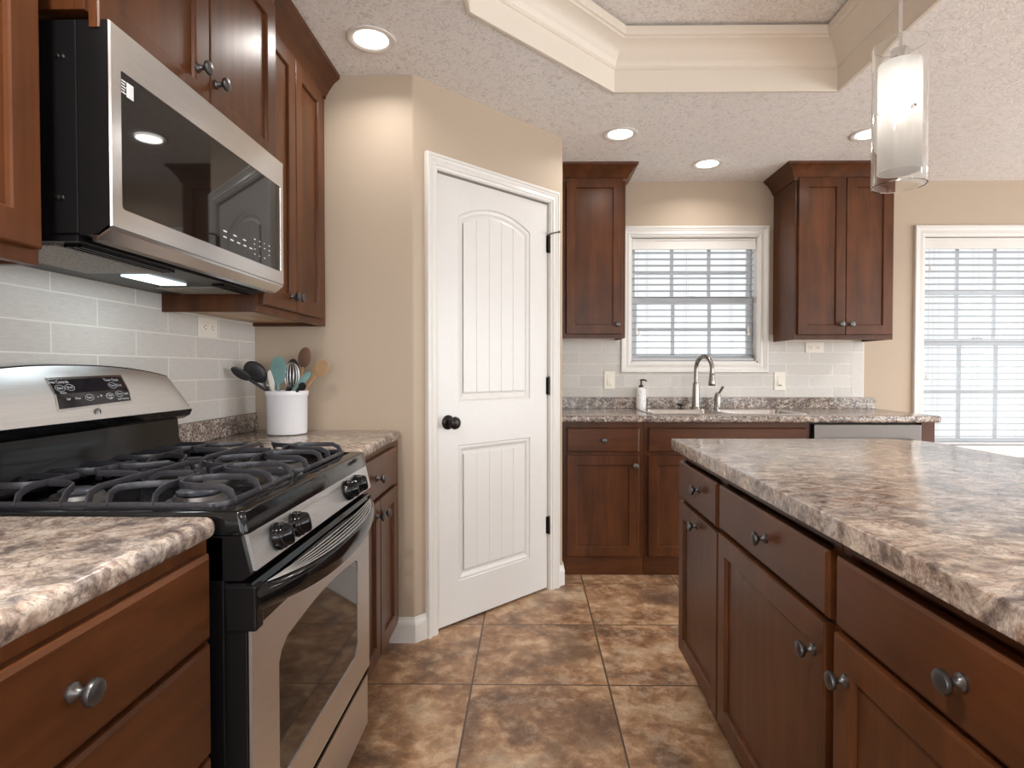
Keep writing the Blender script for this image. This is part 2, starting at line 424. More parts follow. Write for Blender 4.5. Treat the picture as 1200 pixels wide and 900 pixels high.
# ------------------------------------------------------------------ room shell
bm = BM(); box(bm, XL-0.2, XR+0.2, YR-0.2, YF+0.2, -0.1, 0.0); obj('floor', bm, M_floor, kind='structure')
bm = BM(); box(bm, XL-0.15, XL, YR-0.15, YF+0.15, 0, 2.9); obj('wall_left', bm, M_wall, kind='structure')
# far wall with two window openings
W1 = (0.671, 1.514, 1.216, 2.053); W2 = (2.600, 3.443, 0.655, 2.053)
def wall_with_holes(F, u0, u1, z1, holes, t):
    bm = BM(); us = sorted(holes); cur = u0
    for (a, b, lo, hi) in us:
        fbox(bm, F, cur, a, 0, z1, -t, 0)
        if lo > 0: fbox(bm, F, a, b, 0, lo, -t, 0)
        fbox(bm, F, a, b, hi, z1, -t, 0)
        cur = b
    fbox(bm, F, cur, u1, 0, z1, -t, 0)
    return bm
FF = Fr((0, YF, 0), (1,0,0), (0,-1,0))
obj('wall_far', wall_with_holes(FF, XL, XR, 2.9, [W1, W2], 0.15), M_wall, kind='structure')
FRR = Fr((XR, 0, 0), (0,1,0), (-1,0,0))
R1 = (-2.2, 0.2, 0.02, 2.15); R2 = (0.7, 3.1, 0.02, 2.15)
obj('wall_right', wall_with_holes(FRR, YR, YF, 2.9, [R1, R2], 0.15), M_wall, kind='structure')
FB = Fr((0, YR, 0), (1,0,0), (0,1,0))
B1 = (-0.9, 1.5, 0.5, 2.15); B2 = (2.1, 4.5, 0.5, 2.15)
obj('wall_rear', wall_with_holes(FB, XL, XR, 2.9, [B1, B2], 0.15), M_wall, kind='structure')

# pantry walls: frontal piece, diagonal with the door opening, return towards the far wall
q = 2**-0.5
DG = Fr((PX, YP, 0), (q, q, 0), (q, -q, 0))       # u along the diagonal, w out of the wall
OP0, OP1, OPH = 0.118, 0.846, 2.048
def P2(u, w=0): p = DG(u, 0, w); return (p.x, p.y)
bm = BM()
rc = 0.018; t_ = rc*math.tan(PI/8)
cxy = (PX - t_, YP + rc)
arc = arc_pts(cxy[0], cxy[1], rc, -90, -45, 5)
prism(bm, [(XL-0.05, YP)] + arc + [P2(OP0), P2(OP0, -0.115), (XL-0.05, YP+0.115)], 0, 2.6)
E = (PX+DL, YP+DL)
c2 = (E[0]-rc, E[1]+t_)
arc = arc_pts(c2[0], c2[1], rc, -45, 0, 5)
prism(bm, [P2(OP1)] + arc + [(E[0], YF+0.05), (E[0]-0.115, YF+0.05), (E[0]-0.115, E[1]+0.047), P2(OP1, -0.115)], 0, 2.6)
prism(bm, [P2(OP0), P2(OP1), P2(OP1, -0.115), P2(OP0, -0.115)], OPH, 2.6)
obj('wall_pantry', bm, M_wall, smooth=True, angle=30, kind='structure')

# ceiling with the tray recess
TR = [(1.384, -0.6), (1.384, 2.612), (0.372, 2.612), (-0.22, 2.02), (-0.22, -0.6)]   # counter-clockwise
TB, TZ = 2.522, 2.66
bm = BM()
outer = [(XL-0.1, YR-0.1), (XR+0.1, YR-0.1), (XR+0.1, YF+0.1), (XL-0.1, YF+0.1)]
ov = [bm.verts.new((x, y, ZC)) for x, y in outer]; iv = [bm.verts.new((x, y, ZC)) for x, y in TR]
es = [bm.edges.new((ov[i], ov[(i+1) % 4])) for i in range(4)] + [bm.edges.new((iv[i], iv[(i+1) % 5])) for i in range(5)]
bmesh.ops.triangle_fill(bm, edges=es, use_beauty=True)
ou = [bm.verts.new((x, y, 2.9)) for x, y in outer]
for i in range(4): bm.faces.new((ov[i], ov[(i+1) % 4], ou[(i+1) % 4], ou[i]))
bm.faces.new(ou)
tv = [bm.verts.new((x, y, TZ)) for x, y in TR]
for i in range(5): bm.faces.new((iv[i], iv[(i+1) % 5], tv[(i+1) % 5], tv[i]))
bm.faces.new(tv)
obj('ceiling', bm, M_ceil, kind='structure')
bm = BM()
band = [(0, 0.0), (0.012, 0.0), (0.014, 0.003), (0.014, TB-ZC-0.012), (0.020, TB-ZC-0.008), (0.020, TB-ZC), (0, TB-ZC)]
sweep_plan(bm, TR, band, True, ZC-0.004)
obj('trim_1', bm, M_tray, kind='structure')
bm = BM()
cr = [(0.0, 0.0), (0.022, 0.0), (0.026, 0.008), (0.030, 0.020), (0.034, 0.024), (0.044, 0.040), (0.062, 0.062), (0.086, 0.078), (0.096, 0.082), (0.096, 0.092), (0.104, 0.096), (0.108, 0.112), (0.108, 0.130), (0.0, 0.130)]
sweep_plan(bm, TR, cr, True, TB-0.004)
obj('trim_2', bm, M_tray, smooth=True, angle=28, kind='structure')

# baseboards
bb = [(0, 0), (0.014, 0), (0.014, 0.078), (0.011, 0.088), (0.006, 0.096), (0.004, 0.106), (0, 0.108)]
bm = BM()
sweep_plan(bm, [P2(0.058), (PX, YP), (-0.60, YP)], bb, False, 0)
obj('baseboard_pantry', bm, M_trim, kind='structure')
bm = BM()
sweep_plan(bm, [(E[0], E[1]+0.10), E, P2(0.906)], bb, False, 0)
obj('baseboard_pantry_right', bm, M_trim, kind='structure')
bm = BM()
sweep_plan(bm, [(XR, YF), (2.32, YF)], bb, False, 0)
obj('baseboard_far', bm, M_trim, kind='structure')

# ------------------------------------------------------------------ casings, windows, blinds
CAS = [(0.0, 0.0), (0.0, 0.010), (0.012, 0.013), (0.014, 0.017), (0.032, 0.014), (0.040, 0.018), (0.048, 0.020), (0.052, 0.024), (0.062, 0.024), (0.066, 0.019), (0.066, 0.0)]
def casing(bm, F, u0, u1, v0, v1, width, legs=False):
    """mitred frame around an opening; profile runs inner -> outer, second value stands off the wall"""
    k = width/0.066
    rings = []
    if legs: corners = [(u0, v0, -1, 0), (u0, v1, -1, 1), (u1, v1, 1, 1), (u1, v0, 1, 0)]
    else: corners = [(u0, v0, -1, -1), (u0, v1, -1, 1), (u1, v1, 1, 1), (u1, v0, 1, -1)]
    for u, v, su, sv in corners:
        rings.append([F(u + su*o*k, v + sv*o*k, h) for o, h in CAS])
    if not legs: rings.append(rings[0])
    ringbridge(bm, rings, True, legs, legs)
    if not legs: bmesh.ops.remove_doubles(bm, verts=bm.verts, dist=1e-6)
def window(n, F, hole, cols, detailed=True, mun=True):
    u0, u1, v0, v1 = hole
    root = thing('window_%d' % n, None, None, F((u0+u1)/2, v0, 0), kind='structure')
    bm = BM(); casing(bm, F, u0, u1, v0, v1, 0.066); obj('window_casing', bm, M_trim, root)
    bm = BM()                                   # jamb lining
    d = 0.13
    fbox(bm, F, u0, u0+0.008, v0, v1, -d, 0.004); fbox(bm, F, u1-0.008, u1, v0, v1, -d, 0.004)
    fbox(bm, F, u0, u1, v1-0.008, v1, -d, 0.004); fbox(bm, F, u0, u1, v0, v0+0.010, -d, 0.004)
    obj('window_jamb', bm, M_trim, root)
    vm = v0 + (v1-v0)*0.50
    for nm, a, b, w0, ww in (('upper_sash', vm-0.022, v1-0.010, -0.118, 0.026), ('lower_sash', v0+0.010, vm+0.022, -0.092, 0.026)):
        x0, x1 = u0+0.010, u1-0.010
        s = 0.042 if nm == 'lower_sash' else 0.034
        bm = BM()
        fbox(bm, F, x0, x0+s, a, b, w0, w0+ww, 0.003); fbox(bm, F, x1-s, x1, a, b, w0, w0+ww, 0.003)
        fbox(bm, F, x0+s*0.9, x1-s*0.9, b-s, b, w0, w0+ww, 0.003); fbox(bm, F, x0+s*0.9, x1-s*0.9, a, a+s, w0, w0+ww, 0.003)
        sash = obj(nm, bm, M_vinyl, root)
        if mun:
            bm = BM()
            for k in range(1, cols):
                uu = x0+s + (x1-x0-2*s)*k/cols; fbox(bm, F, uu-0.0115, uu+0.0115, a+s, b-s, w0+0.008, w0+0.018)
            vv = (a+b)/2; fbox(bm, F, x0+s, x1-s, vv-0.0115, vv+0.0115, w0+0.0085, w0+0.0185)
            obj('muntin_grid', bm, M_vinyl, sash)
        bm = BM(); fbox(bm, F, x0+s-0.003, x1-s+0.003, a+s-0.003, b-s+0.003, w0+0.011, w0+0.014)
        obj('glass_pane', bm, M_pane, sash)
    if detailed:                                 # sash lock on the meeting rail
        bm = BM(); um = (u0+u1)/2; fbox(bm, F, um-0.03, um+0.03, vm+0.020, vm+0.032, -0.088, -0.070, 0.003)
        obj('sash_lock', bm, M_vinyl, root)
    # daylight portal in the opening
    L = bpy.data.lights.new('daylight_portal', 'AREA'); L.shape = 'RECTANGLE'; L.size = u1-u0; L.size_y = v1-v0
    L.cycles.is_portal = True
    lo = link(bpy.data.objects.new('daylight_portal', L)); c = F((u0+u1)/2, (v0+v1)/2, -0.14)
    lo.location = c; lo.rotation_euler = F.w.to_track_quat('-Z', 'Z').to_euler()
    return root
window(1, FF, W1, 3); window(2, FF, W2, 3)
window(3, FRR, R1, 2, False, False); window(4, FRR, R2, 2, False, False)  # unseen windows added beside the camera to brighten the room
window(5, FB, B1, 3, False, False); window(6, FB, B2, 3, False, False)  # likewise added out of view, for soft light from behind the camera

def blind(F, hole, label, cords, tassels):
    u0, u1, v0, v1 = hole; u0 += 0.012; u1 -= 0.012
    root = thing('window_blind', label, 'blind', F((u0+u1)/2, v0, -0.03), 'open horizontal blinds in the far windows')
    bm = BM()
    fbox(bm, F, u0, u1, v1-0.084, v1-0.012, -0.020, -0.012, 0.003); fbox(bm, F, u0, u1, v1-0.024, v1-0.012, -0.012, -0.006, 0.002)
    fbox(bm, F, u0, u1, v1-0.084, v1-0.074, -0.012, -0.008, 0.002)
    obj('valance', bm, M_trim, root)
    bm = BM(); fbox(bm, F, u0+0.004, u1-0.004, v1-0.055, v1-0.011, -0.068, -0.022); obj('headrail', bm, M_trim, root)
    bm = BM(); sp = 0.0425; v = v1-0.100; wc = -0.045; n = 0
    tl = math.radians(3)
    while v > v0+0.045:
        a = 0.025
        rings = []
        for uu in (u0+0.003, u1-0.003):
            rr = []
            for s, h in ((-1, -0.0013), (0, 0.0012), (1, -0.0013), (1, 0.0013), (0, 0.0038), (-1, 0.0013)):
                rr.append(F(uu, v + s*a*math.sin(tl) + h, wc + s*a*math.cos(tl)))
            rings.append(rr)
        ringbridge(bm, rings, True, True, True)
        v -= sp; n += 1
    obj('slats', bm, M_blind, root)
    bm = BM(); fbox(bm, F, u0+0.003, u1-0.003, v0+0.013, v0+0.031, wc-0.025, wc+0.025, 0.004); obj('bottom_rail', bm, M_blind, root)
    bm = BM()
    for f in (0.13, 0.45, 0.82) if (u1-u0) < 0.9 else (0.1, 0.36, 0.64, 0.9):
        uu = u0+(u1-u0)*f
        for dw in (-0.027, 0.027):
            for du in (-0.006, 0.006): tube(bm, [F(uu+du, v1-0.06, wc+dw), F(uu+du, v0+0.03, wc+dw)], 0.0007, 5)
    obj('ladder_cord', bm, M_cord, root)
    for uu, zz in cords:
        bm = BM()
        for d in (0, 0.006): tube(bm, [F(uu+d, v1-0.06, -0.014), F(uu+d, zz, -0.014)], 0.0008, 5)
        obj('pull_cord', bm, M_cord, root)
    for uu, zz in tassels:
        bm = BM(); lathe(bm, [(0.003, 0.030), (0.005, 0.022), (0.004, 0.018), (0.009, 0.004), (0.010, 0), (0.002, -0.001)], F(uu, zz, -0.012), seg=10)
        obj('cord_tassel', bm, M_plate, root, smooth=True)
blind(FF, W1, 'white horizontal blind in the small window above the sink', [(0.715, 1.43), (1.452, 1.43)], [(0.712, 1.425), (0.730, 1.395), (1.455, 1.43), (1.459, 1.40)])
blind(FF, W2, 'white horizontal blind in the tall window at the right edge', [(2.645, 1.13)], [(2.640, 1.115), (2.652, 1.105), (2.655, 1.83)])

# ------------------------------------------------------------------ pantry door
root = thing('door_1', None, None, DG(0.482, 0, 0), kind='structure')
bm = BM(); casing(bm, DG, OP0, OP1, 0.0, OPH, 0.060, True); obj('door_casing', bm, M_trim, root)
bm = BM()
fbox(bm, DG, OP0, OP0+0.004, 0, OPH, -0.115, 0.004); fbox(bm, DG, OP1-0.004, OP1, 0, OPH, -0.115, 0.004); fbox(bm, DG, OP0, OP1, OPH-0.004, OPH, -0.115, 0.004)
fbox(bm, DG, OP0+0.004, OP0+0.016, 0, OPH-0.004, -0.10, -0.050); fbox(bm, DG, OP1-0.016, OP1-0.004, 0, OPH-0.004, -0.10, -0.050); fbox(bm, DG, OP0, OP1, OPH-0.016, OPH-0.004, -0.10, -0.050)
obj('door_jamb', bm, M_trim, root)
def door_slab():
    """slab whose front face carries two sunk panels: one arched, both planked"""
    u0, u1, v0, v1 = 0.1245, 0.8375, 0.012, 2.035; wf = -0.008; wb = -0.043
    pan = [(0.245, 0.710, 0.196, 0.822, 0.0), (0.245, 0.710, 1.020, 1.868, 0.066)]
    bm = BM()
    def top(u, a, b, v1_, rise, ins):
        c = (a+b)/2; h = (b-a)/2
        if rise <= 0: return v1_ - ins
        R = (h*h + rise*rise)/(2*rise)
        return v1_ - (R - rise) + math.sqrt(max((R-ins)**2 - (u-c)**2, 0)) - 0.0
    def ringpts(a, b, lo, hi, rise, ins, w, n=20):
        a2, b2 = a+ins, b-ins; pts = [DG(a2, lo+ins, w), DG(b2, lo+ins, w)]
        for k in range(n+1):
            u = b2 + (a2-b2)*k/n; pts.append(DG(u, top(u, a, b, hi, rise, ins), w))
        return pts
    # the face with two holes
    outer = [bm.verts.new(DG(u, v, wf)) for u, v in ((u0, v0), (u1, v0), (u1, v1), (u0, v1))]
    edges = [bm.edges.new((outer[i], outer[(i+1) % 4])) for i in range(4)]
    rings = []
    for (a, b, lo, hi, rise) in pan:
        r0 = [bm.verts.new(p) for p in ringpts(a, b, lo, hi, rise, 0, wf)]
        edges += [bm.edges.new((r0[i], r0[(i+1) % len(r0)])) for i in range(len(r0))]
        prev = r0
        for ins, w in ((0.004, wf-0.006), (0.012, wf-0.004), (0.020, wf-0.006), (0.028, wf-0.011), (0.036, wf-0.011)):
            r = [bm.verts.new(p) for p in ringpts(a, b, lo, hi, rise, ins, w)]
            rings.append((prev, r)); prev = r
        # raised field with vertical grooves
        ins = 0.036; a2, b2 = a+ins, b-ins; npl = 5; prevc = None
        cols = []
        for k in range(npl):
            x0 = a2 + (b2-a2)*k/npl; x1 = a2+(b2-a2)*(k+1)/npl; g = 0.0030 if rise else 0.0020
            cols += [(x0+(g if k else 0), 0), (x1-(g if k < npl-1 else 0), 0)]
            if k < npl-1: cols.append((x1, -0.0030 if rise else -0.0014))
        # refine columns for the arch
        fine = []
        for (xa, wa), (xb, wb_) in zip(cols[:-1], cols[1:]):
            m = 4 if xb-xa > 0.02 else 1
            for s in range(m): fine.append((xa+(xb-xa)*s/m, wa+(wb_-wa)*s/m))
        fine.append(cols[-1])
        wfld = wf-0.0065; gap = 0.010
        lower = [DG(x, lo+ins+gap, wfld+dw) for x, dw in fine]; upper = [DG(x, top(min(max(x, a2), b2), a, b, hi, rise, ins+gap), wfld+dw) for x, dw in fine]
        lb = [DG(x, lo+ins, wf-0.011) for x, dw in fine]; ub = [DG(x, top(x, a, b, hi, rise, ins), wf-0.011) for x, dw in fine]
        ringbridge(bm, [lb, lower, upper, ub], False)
    bmesh.ops.triangle_fill(bm, edges=edges, use_beauty=True)
    for p, r in rings:
        n = len(p)
        for i in range(n): bm.faces.new((p[i], p[(i+1) % n], r[(i+1) % n], r[i]))
    back = [bm.verts.new(DG(u, v, wb)) for u, v in ((u0, v0), (u1, v0), (u1, v1), (u0, v1))]
    for i in range(4): bm.faces.new((outer[i], outer[(i+1) % 4], back[(i+1) % 4], back[i]))
    bm.faces.new(back[::-1])
    return bm
slabo = obj('door_slab', door_slab(), M_door, root)
bm = BM()
kc = DG(0.186, 0.932, -0.008)
lathe(bm, [(0.033, 0), (0.033, 0.004), (0.028, 0.009), (0.013, 0.012), (0.010, 0.030), (0.016, 0.036), (0.026, 0.043), (0.029, 0.053), (0.026, 0.062), (0.016, 0.068), (0.002, 0.069)], kc, DG.w, 28)
part_label(obj('door_knob', bm, M_bronze, root, smooth=True, angle=50), 'dark bronze door knob')
for z in (1.83, 1.084, 0.345):
    bm = BM(); p = DG(0.8405, z-0.045, 0.002)
    for k in range(5): lathe(bm, [(0.0062, 0), (0.0062, 0.017)], p+Vector((0,0,0.018*k)), seg=10)
    lathe(bm, [(0.004, 0), (0.004, 0.098), (0.001, 0.101)], p-Vector((0,0,0.004)), seg=10)
    fbox(bm, DG, 0.829, 0.842, z-0.045, z+0.045, -0.0078, -0.0060)
    hg = obj('hinge', bm, M_bronze, root)
    if z > 1.5:
        bm = BM(); a = DG(0.8405, z+0.052, 0.004); b = DG(0.868, z+0.060, 0.045); c = DG(0.815, z+0.050, 0.028)
        tube(bm, [a, b], 0.0042, 8); tube(bm, [a, c], 0.0042, 8); lathe(bm, [(0.006, 0), (0.006, 0.008)], b, (b-a), 10); lathe(bm, [(0.006, 0), (0.006, 0.008)], c, (c-a), 10)
        part_label(obj('hinge_stop', bm, M_nickel, hg), 'metal hinge pin door stop')

# ------------------------------------------------------------------ cabinets
KNOB = [(0.0115, 0), (0.0115, 0.003), (0.008, 0.006), (0.0055, 0.010), (0.0052, 0.014), (0.009, 0.018), (0.0150, 0.0215), (0.0165, 0.025), (0.0150, 0.029), (0.009, 0.0315), (0.001, 0.032)]
def knob(F, u, v, w, parent):
    bm = BM(); lathe(bm, [(r*1.0, h*1.05) for r, h in KNOB], F(u, v, w), F.w, 20)
    return obj('knob', bm, M_knob, parent, smooth=True, angle=45)
TH = 0.020
def rect(F, u0, u1, v0, v1, w, i=0): return [F(u0+i, v0+i, w), F(u1-i, v0+i, w), F(u1-i, v1-i, w), F(u0+i, v1-i, w)]
def shaker(F, u0, u1, v0, v1, root, kn=None, w0=0.0, mat='z', stile=0.056):
    bm = BM(); w1 = w0+TH
    V = ringbridge(bm, [rect(F, u0, u1, v0, v1, w0), rect(F, u0, u1, v0, v1, w1-0.004), rect(F, u0, u1, v0, v1, w1-0.001, 0.0015), rect(F, u0, u1, v0, v1, w1, 0.004),
                        rect(F, u0, u1, v0, v1, w1, stile), rect(F, u0, u1, v0, v1, w1-0.003, stile+0.003), rect(F, u0, u1, v0, v1, w1-0.011, stile+0.005), rect(F, u0, u1, v0, v1, w0, stile+0.005)], True)
    a, b = V[0], V[-1]
    for i in range(4): bm.faces.new((a[i], b[i], b[(i+1) % 4], a[(i+1) % 4]))
    d = obj('door', bm, W[mat], root)
    bm = BM(); s = stile+0.003
    fbox(bm, F, u0+s, u1-s, v0+s, v1-s, w0+0.002, w0+0.010)
    obj('door_panel', bm, W['z'], d)
    if kn: knob(F, kn[0], kn[1], w1, d)
    return d
def drawer(F, u0, u1, v0, v1, root, kn=None, w0=0.0, axis='y', name='drawer'):
    bm = BM(); w1 = w0+TH
    V = ringbridge(bm, [rect(F, u0, u1, v0, v1, w0), rect(F, u0, u1, v0, v1, w1-0.007), rect(F, u0, u1, v0, v1, w1-0.004, 0.001), rect(F, u0, u1, v0, v1, w1, 0.007)], True, True, True)
    d = obj(name, bm, W[axis], root)
    if kn: knob(F, kn[0], kn[1], w1, d)
    return d
def base_body(F, u0, u1, depth, root, axis='y', top=0.874, kick_in=0.055, closed_kick=True, stiles=(), rails=()):
    """carcass, face frame and toe kick; F.w = 0 is the front of the face frame"""
    bm = BM()
    fbox(bm, F, u0, u1, 0.10, top, -depth, -0.019)
    obj('cabinet_body', bm, W['z'], root)
    bm = BM(); sw = 0.030
    fbox(bm, F, u0, u0+sw, 0.10, top, -0.019, 0, 0.001); fbox(bm, F, u1-sw, u1, 0.10, top, -0.019, 0, 0.001)
    fbox(bm, F, u0+sw, u1-sw, top-0.032, top, -0.019, 0); fbox(bm, F, u0+sw, u1-sw, 0.10, 0.135, -0.019, 0)
    for a, b in stiles: fbox(bm, F, a, b, 0.135, top-0.032, -0.019, 0)
    for a, b in rails: fbox(bm, F, u0+sw, u1-sw, a, b, -0.019, -0.0005)
    obj('face_frame', bm, W['z'], root)
    bm = BM(); fbox(bm, F, u0, u1, 0.0, 0.10, -kick_in-0.015, -kick_in); fbox(bm, F, u0, u1, 0.0, 0.10, -depth, -kick_in-0.10)
    obj('toe_kick', bm, M_kick if axis == 'y' else W['x'], root)

# --- left run, near: drawer stack and another beyond the frame
FL = Fr((-0.560, 0, 0), (0,1,0), (1,0,0))
r = thing('base_cabinet', 'dark brown drawer cabinet under the near left countertop, beside the range', 'cabinet', (-0.86, 0.67, 0))
base_body(FL, 0.350, 0.985, 0.617, r, rails=[(0.69, 0.72), (0.50, 0.53), (0.31, 0.34)])
drawer(FL, 0.372, 0.963, 0.712, 0.857, r, (0.665, 0.788)); 
for a, b in ((0.515, 0.704), (0.325, 0.507), (0.128, 0.317)): drawer(FL, 0.372, 0.963, a, b, r, (0.665, (a+b)/2))
r = thing('base_cabinet', 'brown two door cabinet before the drawer stack, outside the picture at left', 'cabinet', (-0.86, 0.0, 0))
base_body(FL, -0.45, 0.350, 0.617, r, stiles=[(-0.065, -0.035)], rails=[(0.69, 0.72)])
drawer(FL, -0.428, 0.328, 0.712, 0.857, r, (-0.05, 0.785))
shaker(FL, -0.428, -0.052, 0.128, 0.704, r, (-0.08, 0.64)); shaker(FL, -0.048, 0.328, 0.128, 0.704, r, (-0.02, 0.64))
# --- left run, far
r = thing('base_cabinet', 'small brown cabinet with drawer and two doors, between range and pantry wall', 'cabinet', (-0.86, 2.10, 0))
base_body(FL, 1.785, YP-0.016, 0.617, r, rails=[(0.69, 0.72)])
drawer(FL, 1.806, 2.330, 0.712, 0.857, r, (2.015, 0.785))
shaker(FL, 1.806, 2.064, 0.128, 0.700, r, (2.005, 0.652)); shaker(FL, 2.070, 2.330, 0.128, 0.700, r, (2.090, 0.645))
# countertops left
XC = -0.548
def counter(name, polys_, label, mat, loc, z0=None, rr=0.016, sp=None, **kw):
    r = thing(name, label, 'countertop', loc)
    bm = BM(); slab(bm, polys_, (z0 or CT-0.038), CT, rr); obj('worktop', bm, mat, r, smooth=True, angle=50)
    return r
near = [(XL+0.003, -0.5), (XC, -0.5)] + arc_pts(XC-0.02, 1.004-0.02, 0.02, 0, 90, 5) + [(XL+0.003, 1.004)]
rn = counter('countertop', near, 'mottled stone-look countertop at lower left, nearest the camera before the range', M_granite, (-0.86, 0.3, CT-0.038))
bm = BM(); box(bm, XL+0.003, XL+0.022, -0.5, 1.004, CT+0.0005, 0.985, 0.003); obj('upstand', bm, M_splash, rn)
far = [(XL+0.003, 1.783), (XC+0.005, 1.783)] + [(XC+0.005, YP-0.03), (XC-0.020, YP-0.003)] + [(XL+0.003, YP-0.003)]
rf = counter('countertop', far, 'short stone-look countertop between range and pantry wall, under the crock', M_granite, (-0.86, 2.1, CT-0.038))
bm = BM(); box(bm, XL+0.003, XL+0.022, 1.783, YP-0.003, CT+0.0005, 0.985, 0.003); obj('upstand', bm, M_splash, rf)
# tile field left
bm = BM(); box(bm, XL+0.0005, XL+0.010, -0.5, YP-0.001, 0.9865, 1.60)
obj('tile_backsplash', bm, M_tile_l, label='grey linen-textured subway tile backsplash on the left wall behind the range', category='backsplash')

# --- upper cabinets, left wall
CRP = [(0.0, 0.0), (0.008, 0.0), (0.010, 0.012), (0.014, 0.018), (0.024, 0.036), (0.042, 0.062), (0.060, 0.078), (0.066, 0.082), (0.068, 0.098), (0.0, 0.098)]
def upper(F, u0, u1, v0, v1, depth, root, doors, kn, light=True, top_gap=0.08, stile_u=0.022):
    bm = BM(); t = 0.016
    # hollow carcass with a raised pale underside
    fbox(bm, F, u0, u0+t, v0, v1, -depth, -0.019); fbox(bm, F, u1-t, u1, v0, v1, -depth, -0.019)
    fbox(bm, F, u0+t, u1-t, v1-t, v1, -depth, -0.019); fbox(bm, F, u0+t, u1-t, v0+0.02, v1, -depth, -depth+0.006)
    obj('cabinet_body', bm, W['z'], root)
    bm = BM(); fbox(bm, F, u0+t, u1-t, v0+0.014, v0+0.028, -depth, -0.019); part_label(obj('bottom_panel', bm, M_maple, root), 'pale maple underside')
    bm = BM()
    fbox(bm, F, u0, u0+0.038, v0, v1, -0.019, 0, 0.001); fbox(bm, F, u1-0.038, u1, v0, v1, -0.019, 0, 0.001)
    fbox(bm, F, u0+0.038, u1-0.038, v0, v0+0.038, -0.019, 0); fbox(bm, F, u0+0.038, u1-0.038, v1-0.06, v1, -0.019, 0)
    obj('face_frame', bm, W['z'], root)
    for (a, b, lo, hi), k in zip(doors, kn): shaker(F, a, b, lo, hi, root, k)
def crown(path, root, z=2.313, flat=True):
    bm = BM(); sweep_plan(bm, path, CRP, False, z); obj('crown_moulding', bm, W['y'], root, smooth=True, angle=30)
FU = Fr((-0.870, 0, 0), (0,1,0), (1,0,0)); UD = 0.870+XL*-1 - 2*0.870   # depth from wall to face frame
UD = -XL-0.870-0.002
r = thing('wall_cabinet', 'brown upper cabinet cropped by the left edge, near side of the microwave', 'cabinet', (-1.0, 0.65, 1.353))
upper(FU, 0.22, 1.012, 1.353, 2.330, UD, r, [(0.24, 0.614, 1.378, 2.300), (0.618, 0.998, 1.378, 2.300)], [(0.585, 1.435), (0.648, 1.435)])
crown([(-0.870, 1.012), (-0.870, 0.22)], r)
FM = Fr((-0.812, 0, 0), (0,1,0), (1,0,0))
r = thing('wall_cabinet', 'brown two-door cabinet directly above the microwave', 'cabinet', (-1.0, 1.43, 1.835))
upper(FM, 1.050, 1.815, 1.826, 2.330, -XL-0.812-0.002, r, [(1.060, 1.427, 1.800, 2.300), (1.431, 1.803, 1.800, 2.300)], [(1.375, 1.888), (1.455, 1.888)])
crown([(-0.812, 1.815), (-0.812, 1.050)], r)
r = thing('wall_cabinet', 'tall brown cabinet between the microwave and the pantry wall', 'cabinet', (-1.0, 2.12, 1.353))
upper(FU, 1.822, YP-0.003, 1.353, 2.330, UD, r, [(1.836, 2.094, 1.378, 2.300), (2.098, 2.372, 1.378, 2.300)], [(2.045, 1.430), (2.085, 1.430)])
crown([(-0.870, YP-0.003), (-0.870, 1.822)], r)

# --- far wall base run
FX = Fr((0, 3.253, 0), (1,0,0), (0,-1,0)); BD = YF-3.253-0.003
r = thing('base_cabinet', 'brown drawer and door cabinet at the left end of the sink run', 'cabinet', (0.41, 3.5, 0))
base_body(FX, E[0]+0.006, 0.644, BD, r, 'x', kick_in=0.012, rails=[(0.688, 0.706)])
drawer(FX, 0.209, 0.617, 0.706, 0.842, r, (0.416, 0.772), axis='x'); shaker(FX, 0.209, 0.617, 0.114, 0.688, r, (0.591, 0.630))
r = thing('base_cabinet', 'brown sink cabinet with a long false drawer front under the sink', 'cabinet', (1.11, 3.5, 0))
base_body(FX, 0.646, 1.575, BD, r, 'x', top=0.715, kick_in=0.012, rails=[(0.688, 0.706)], stiles=[(1.09, 1.13)])
drawer(FX, 0.668, 1.552, 0.706, 0.842, r, None, axis='x', name='false_drawer_front')
bm = BM(); fbox(bm, FX, 0.646, 1.575, 0.715, 0.873, -0.019, 0); obj('top_rail', bm, W['x'], r)
shaker(FX, 0.668, 1.106, 0.114, 0.688, r, (1.078, 0.630)); shaker(FX, 1.112, 1.552, 0.114, 0.688, r, (1.140, 0.630))
r = thing('dishwasher', 'stainless dishwasher front beside the sink cabinet, right of centre behind the island', 'dishwasher', (1.885, 3.5, 0))
bm = BM(); box(bm, 1.580, 2.186, 3.262, YF-0.01, 0.03, 0.868); obj('tub', bm, M_blackm, r)
bm = BM(); box(bm, 1.590, 2.186, 3.228, 3.260, 0.115, 0.862, 0.004); obj('door', bm, M_steel_x, r)
bm = BM(); box(bm, 1.590, 2.186, 3.300, 3.312, 0.0, 0.11); obj('toe_panel', bm, M_blackm, r)
bm = BM(); tube(bm, [(1.66, 3.228, 0.775), (1.66, 3.19, 0.775), (2.116, 3.19, 0.775), (2.116, 3.228, 0.775)], 0.009, 10); obj('handle', bm, M_steel_x, r, smooth=True)
bm = BM(); box(bm, 2.190, 2.262, 3.233, YF-0.003, 0.0, 0.873, 0.001)
obj('end_panel', bm, W['z'], loc=(2.226, 3.5, 0), label='brown wooden end panel closing the sink run right of the dishwasher', category='panel')
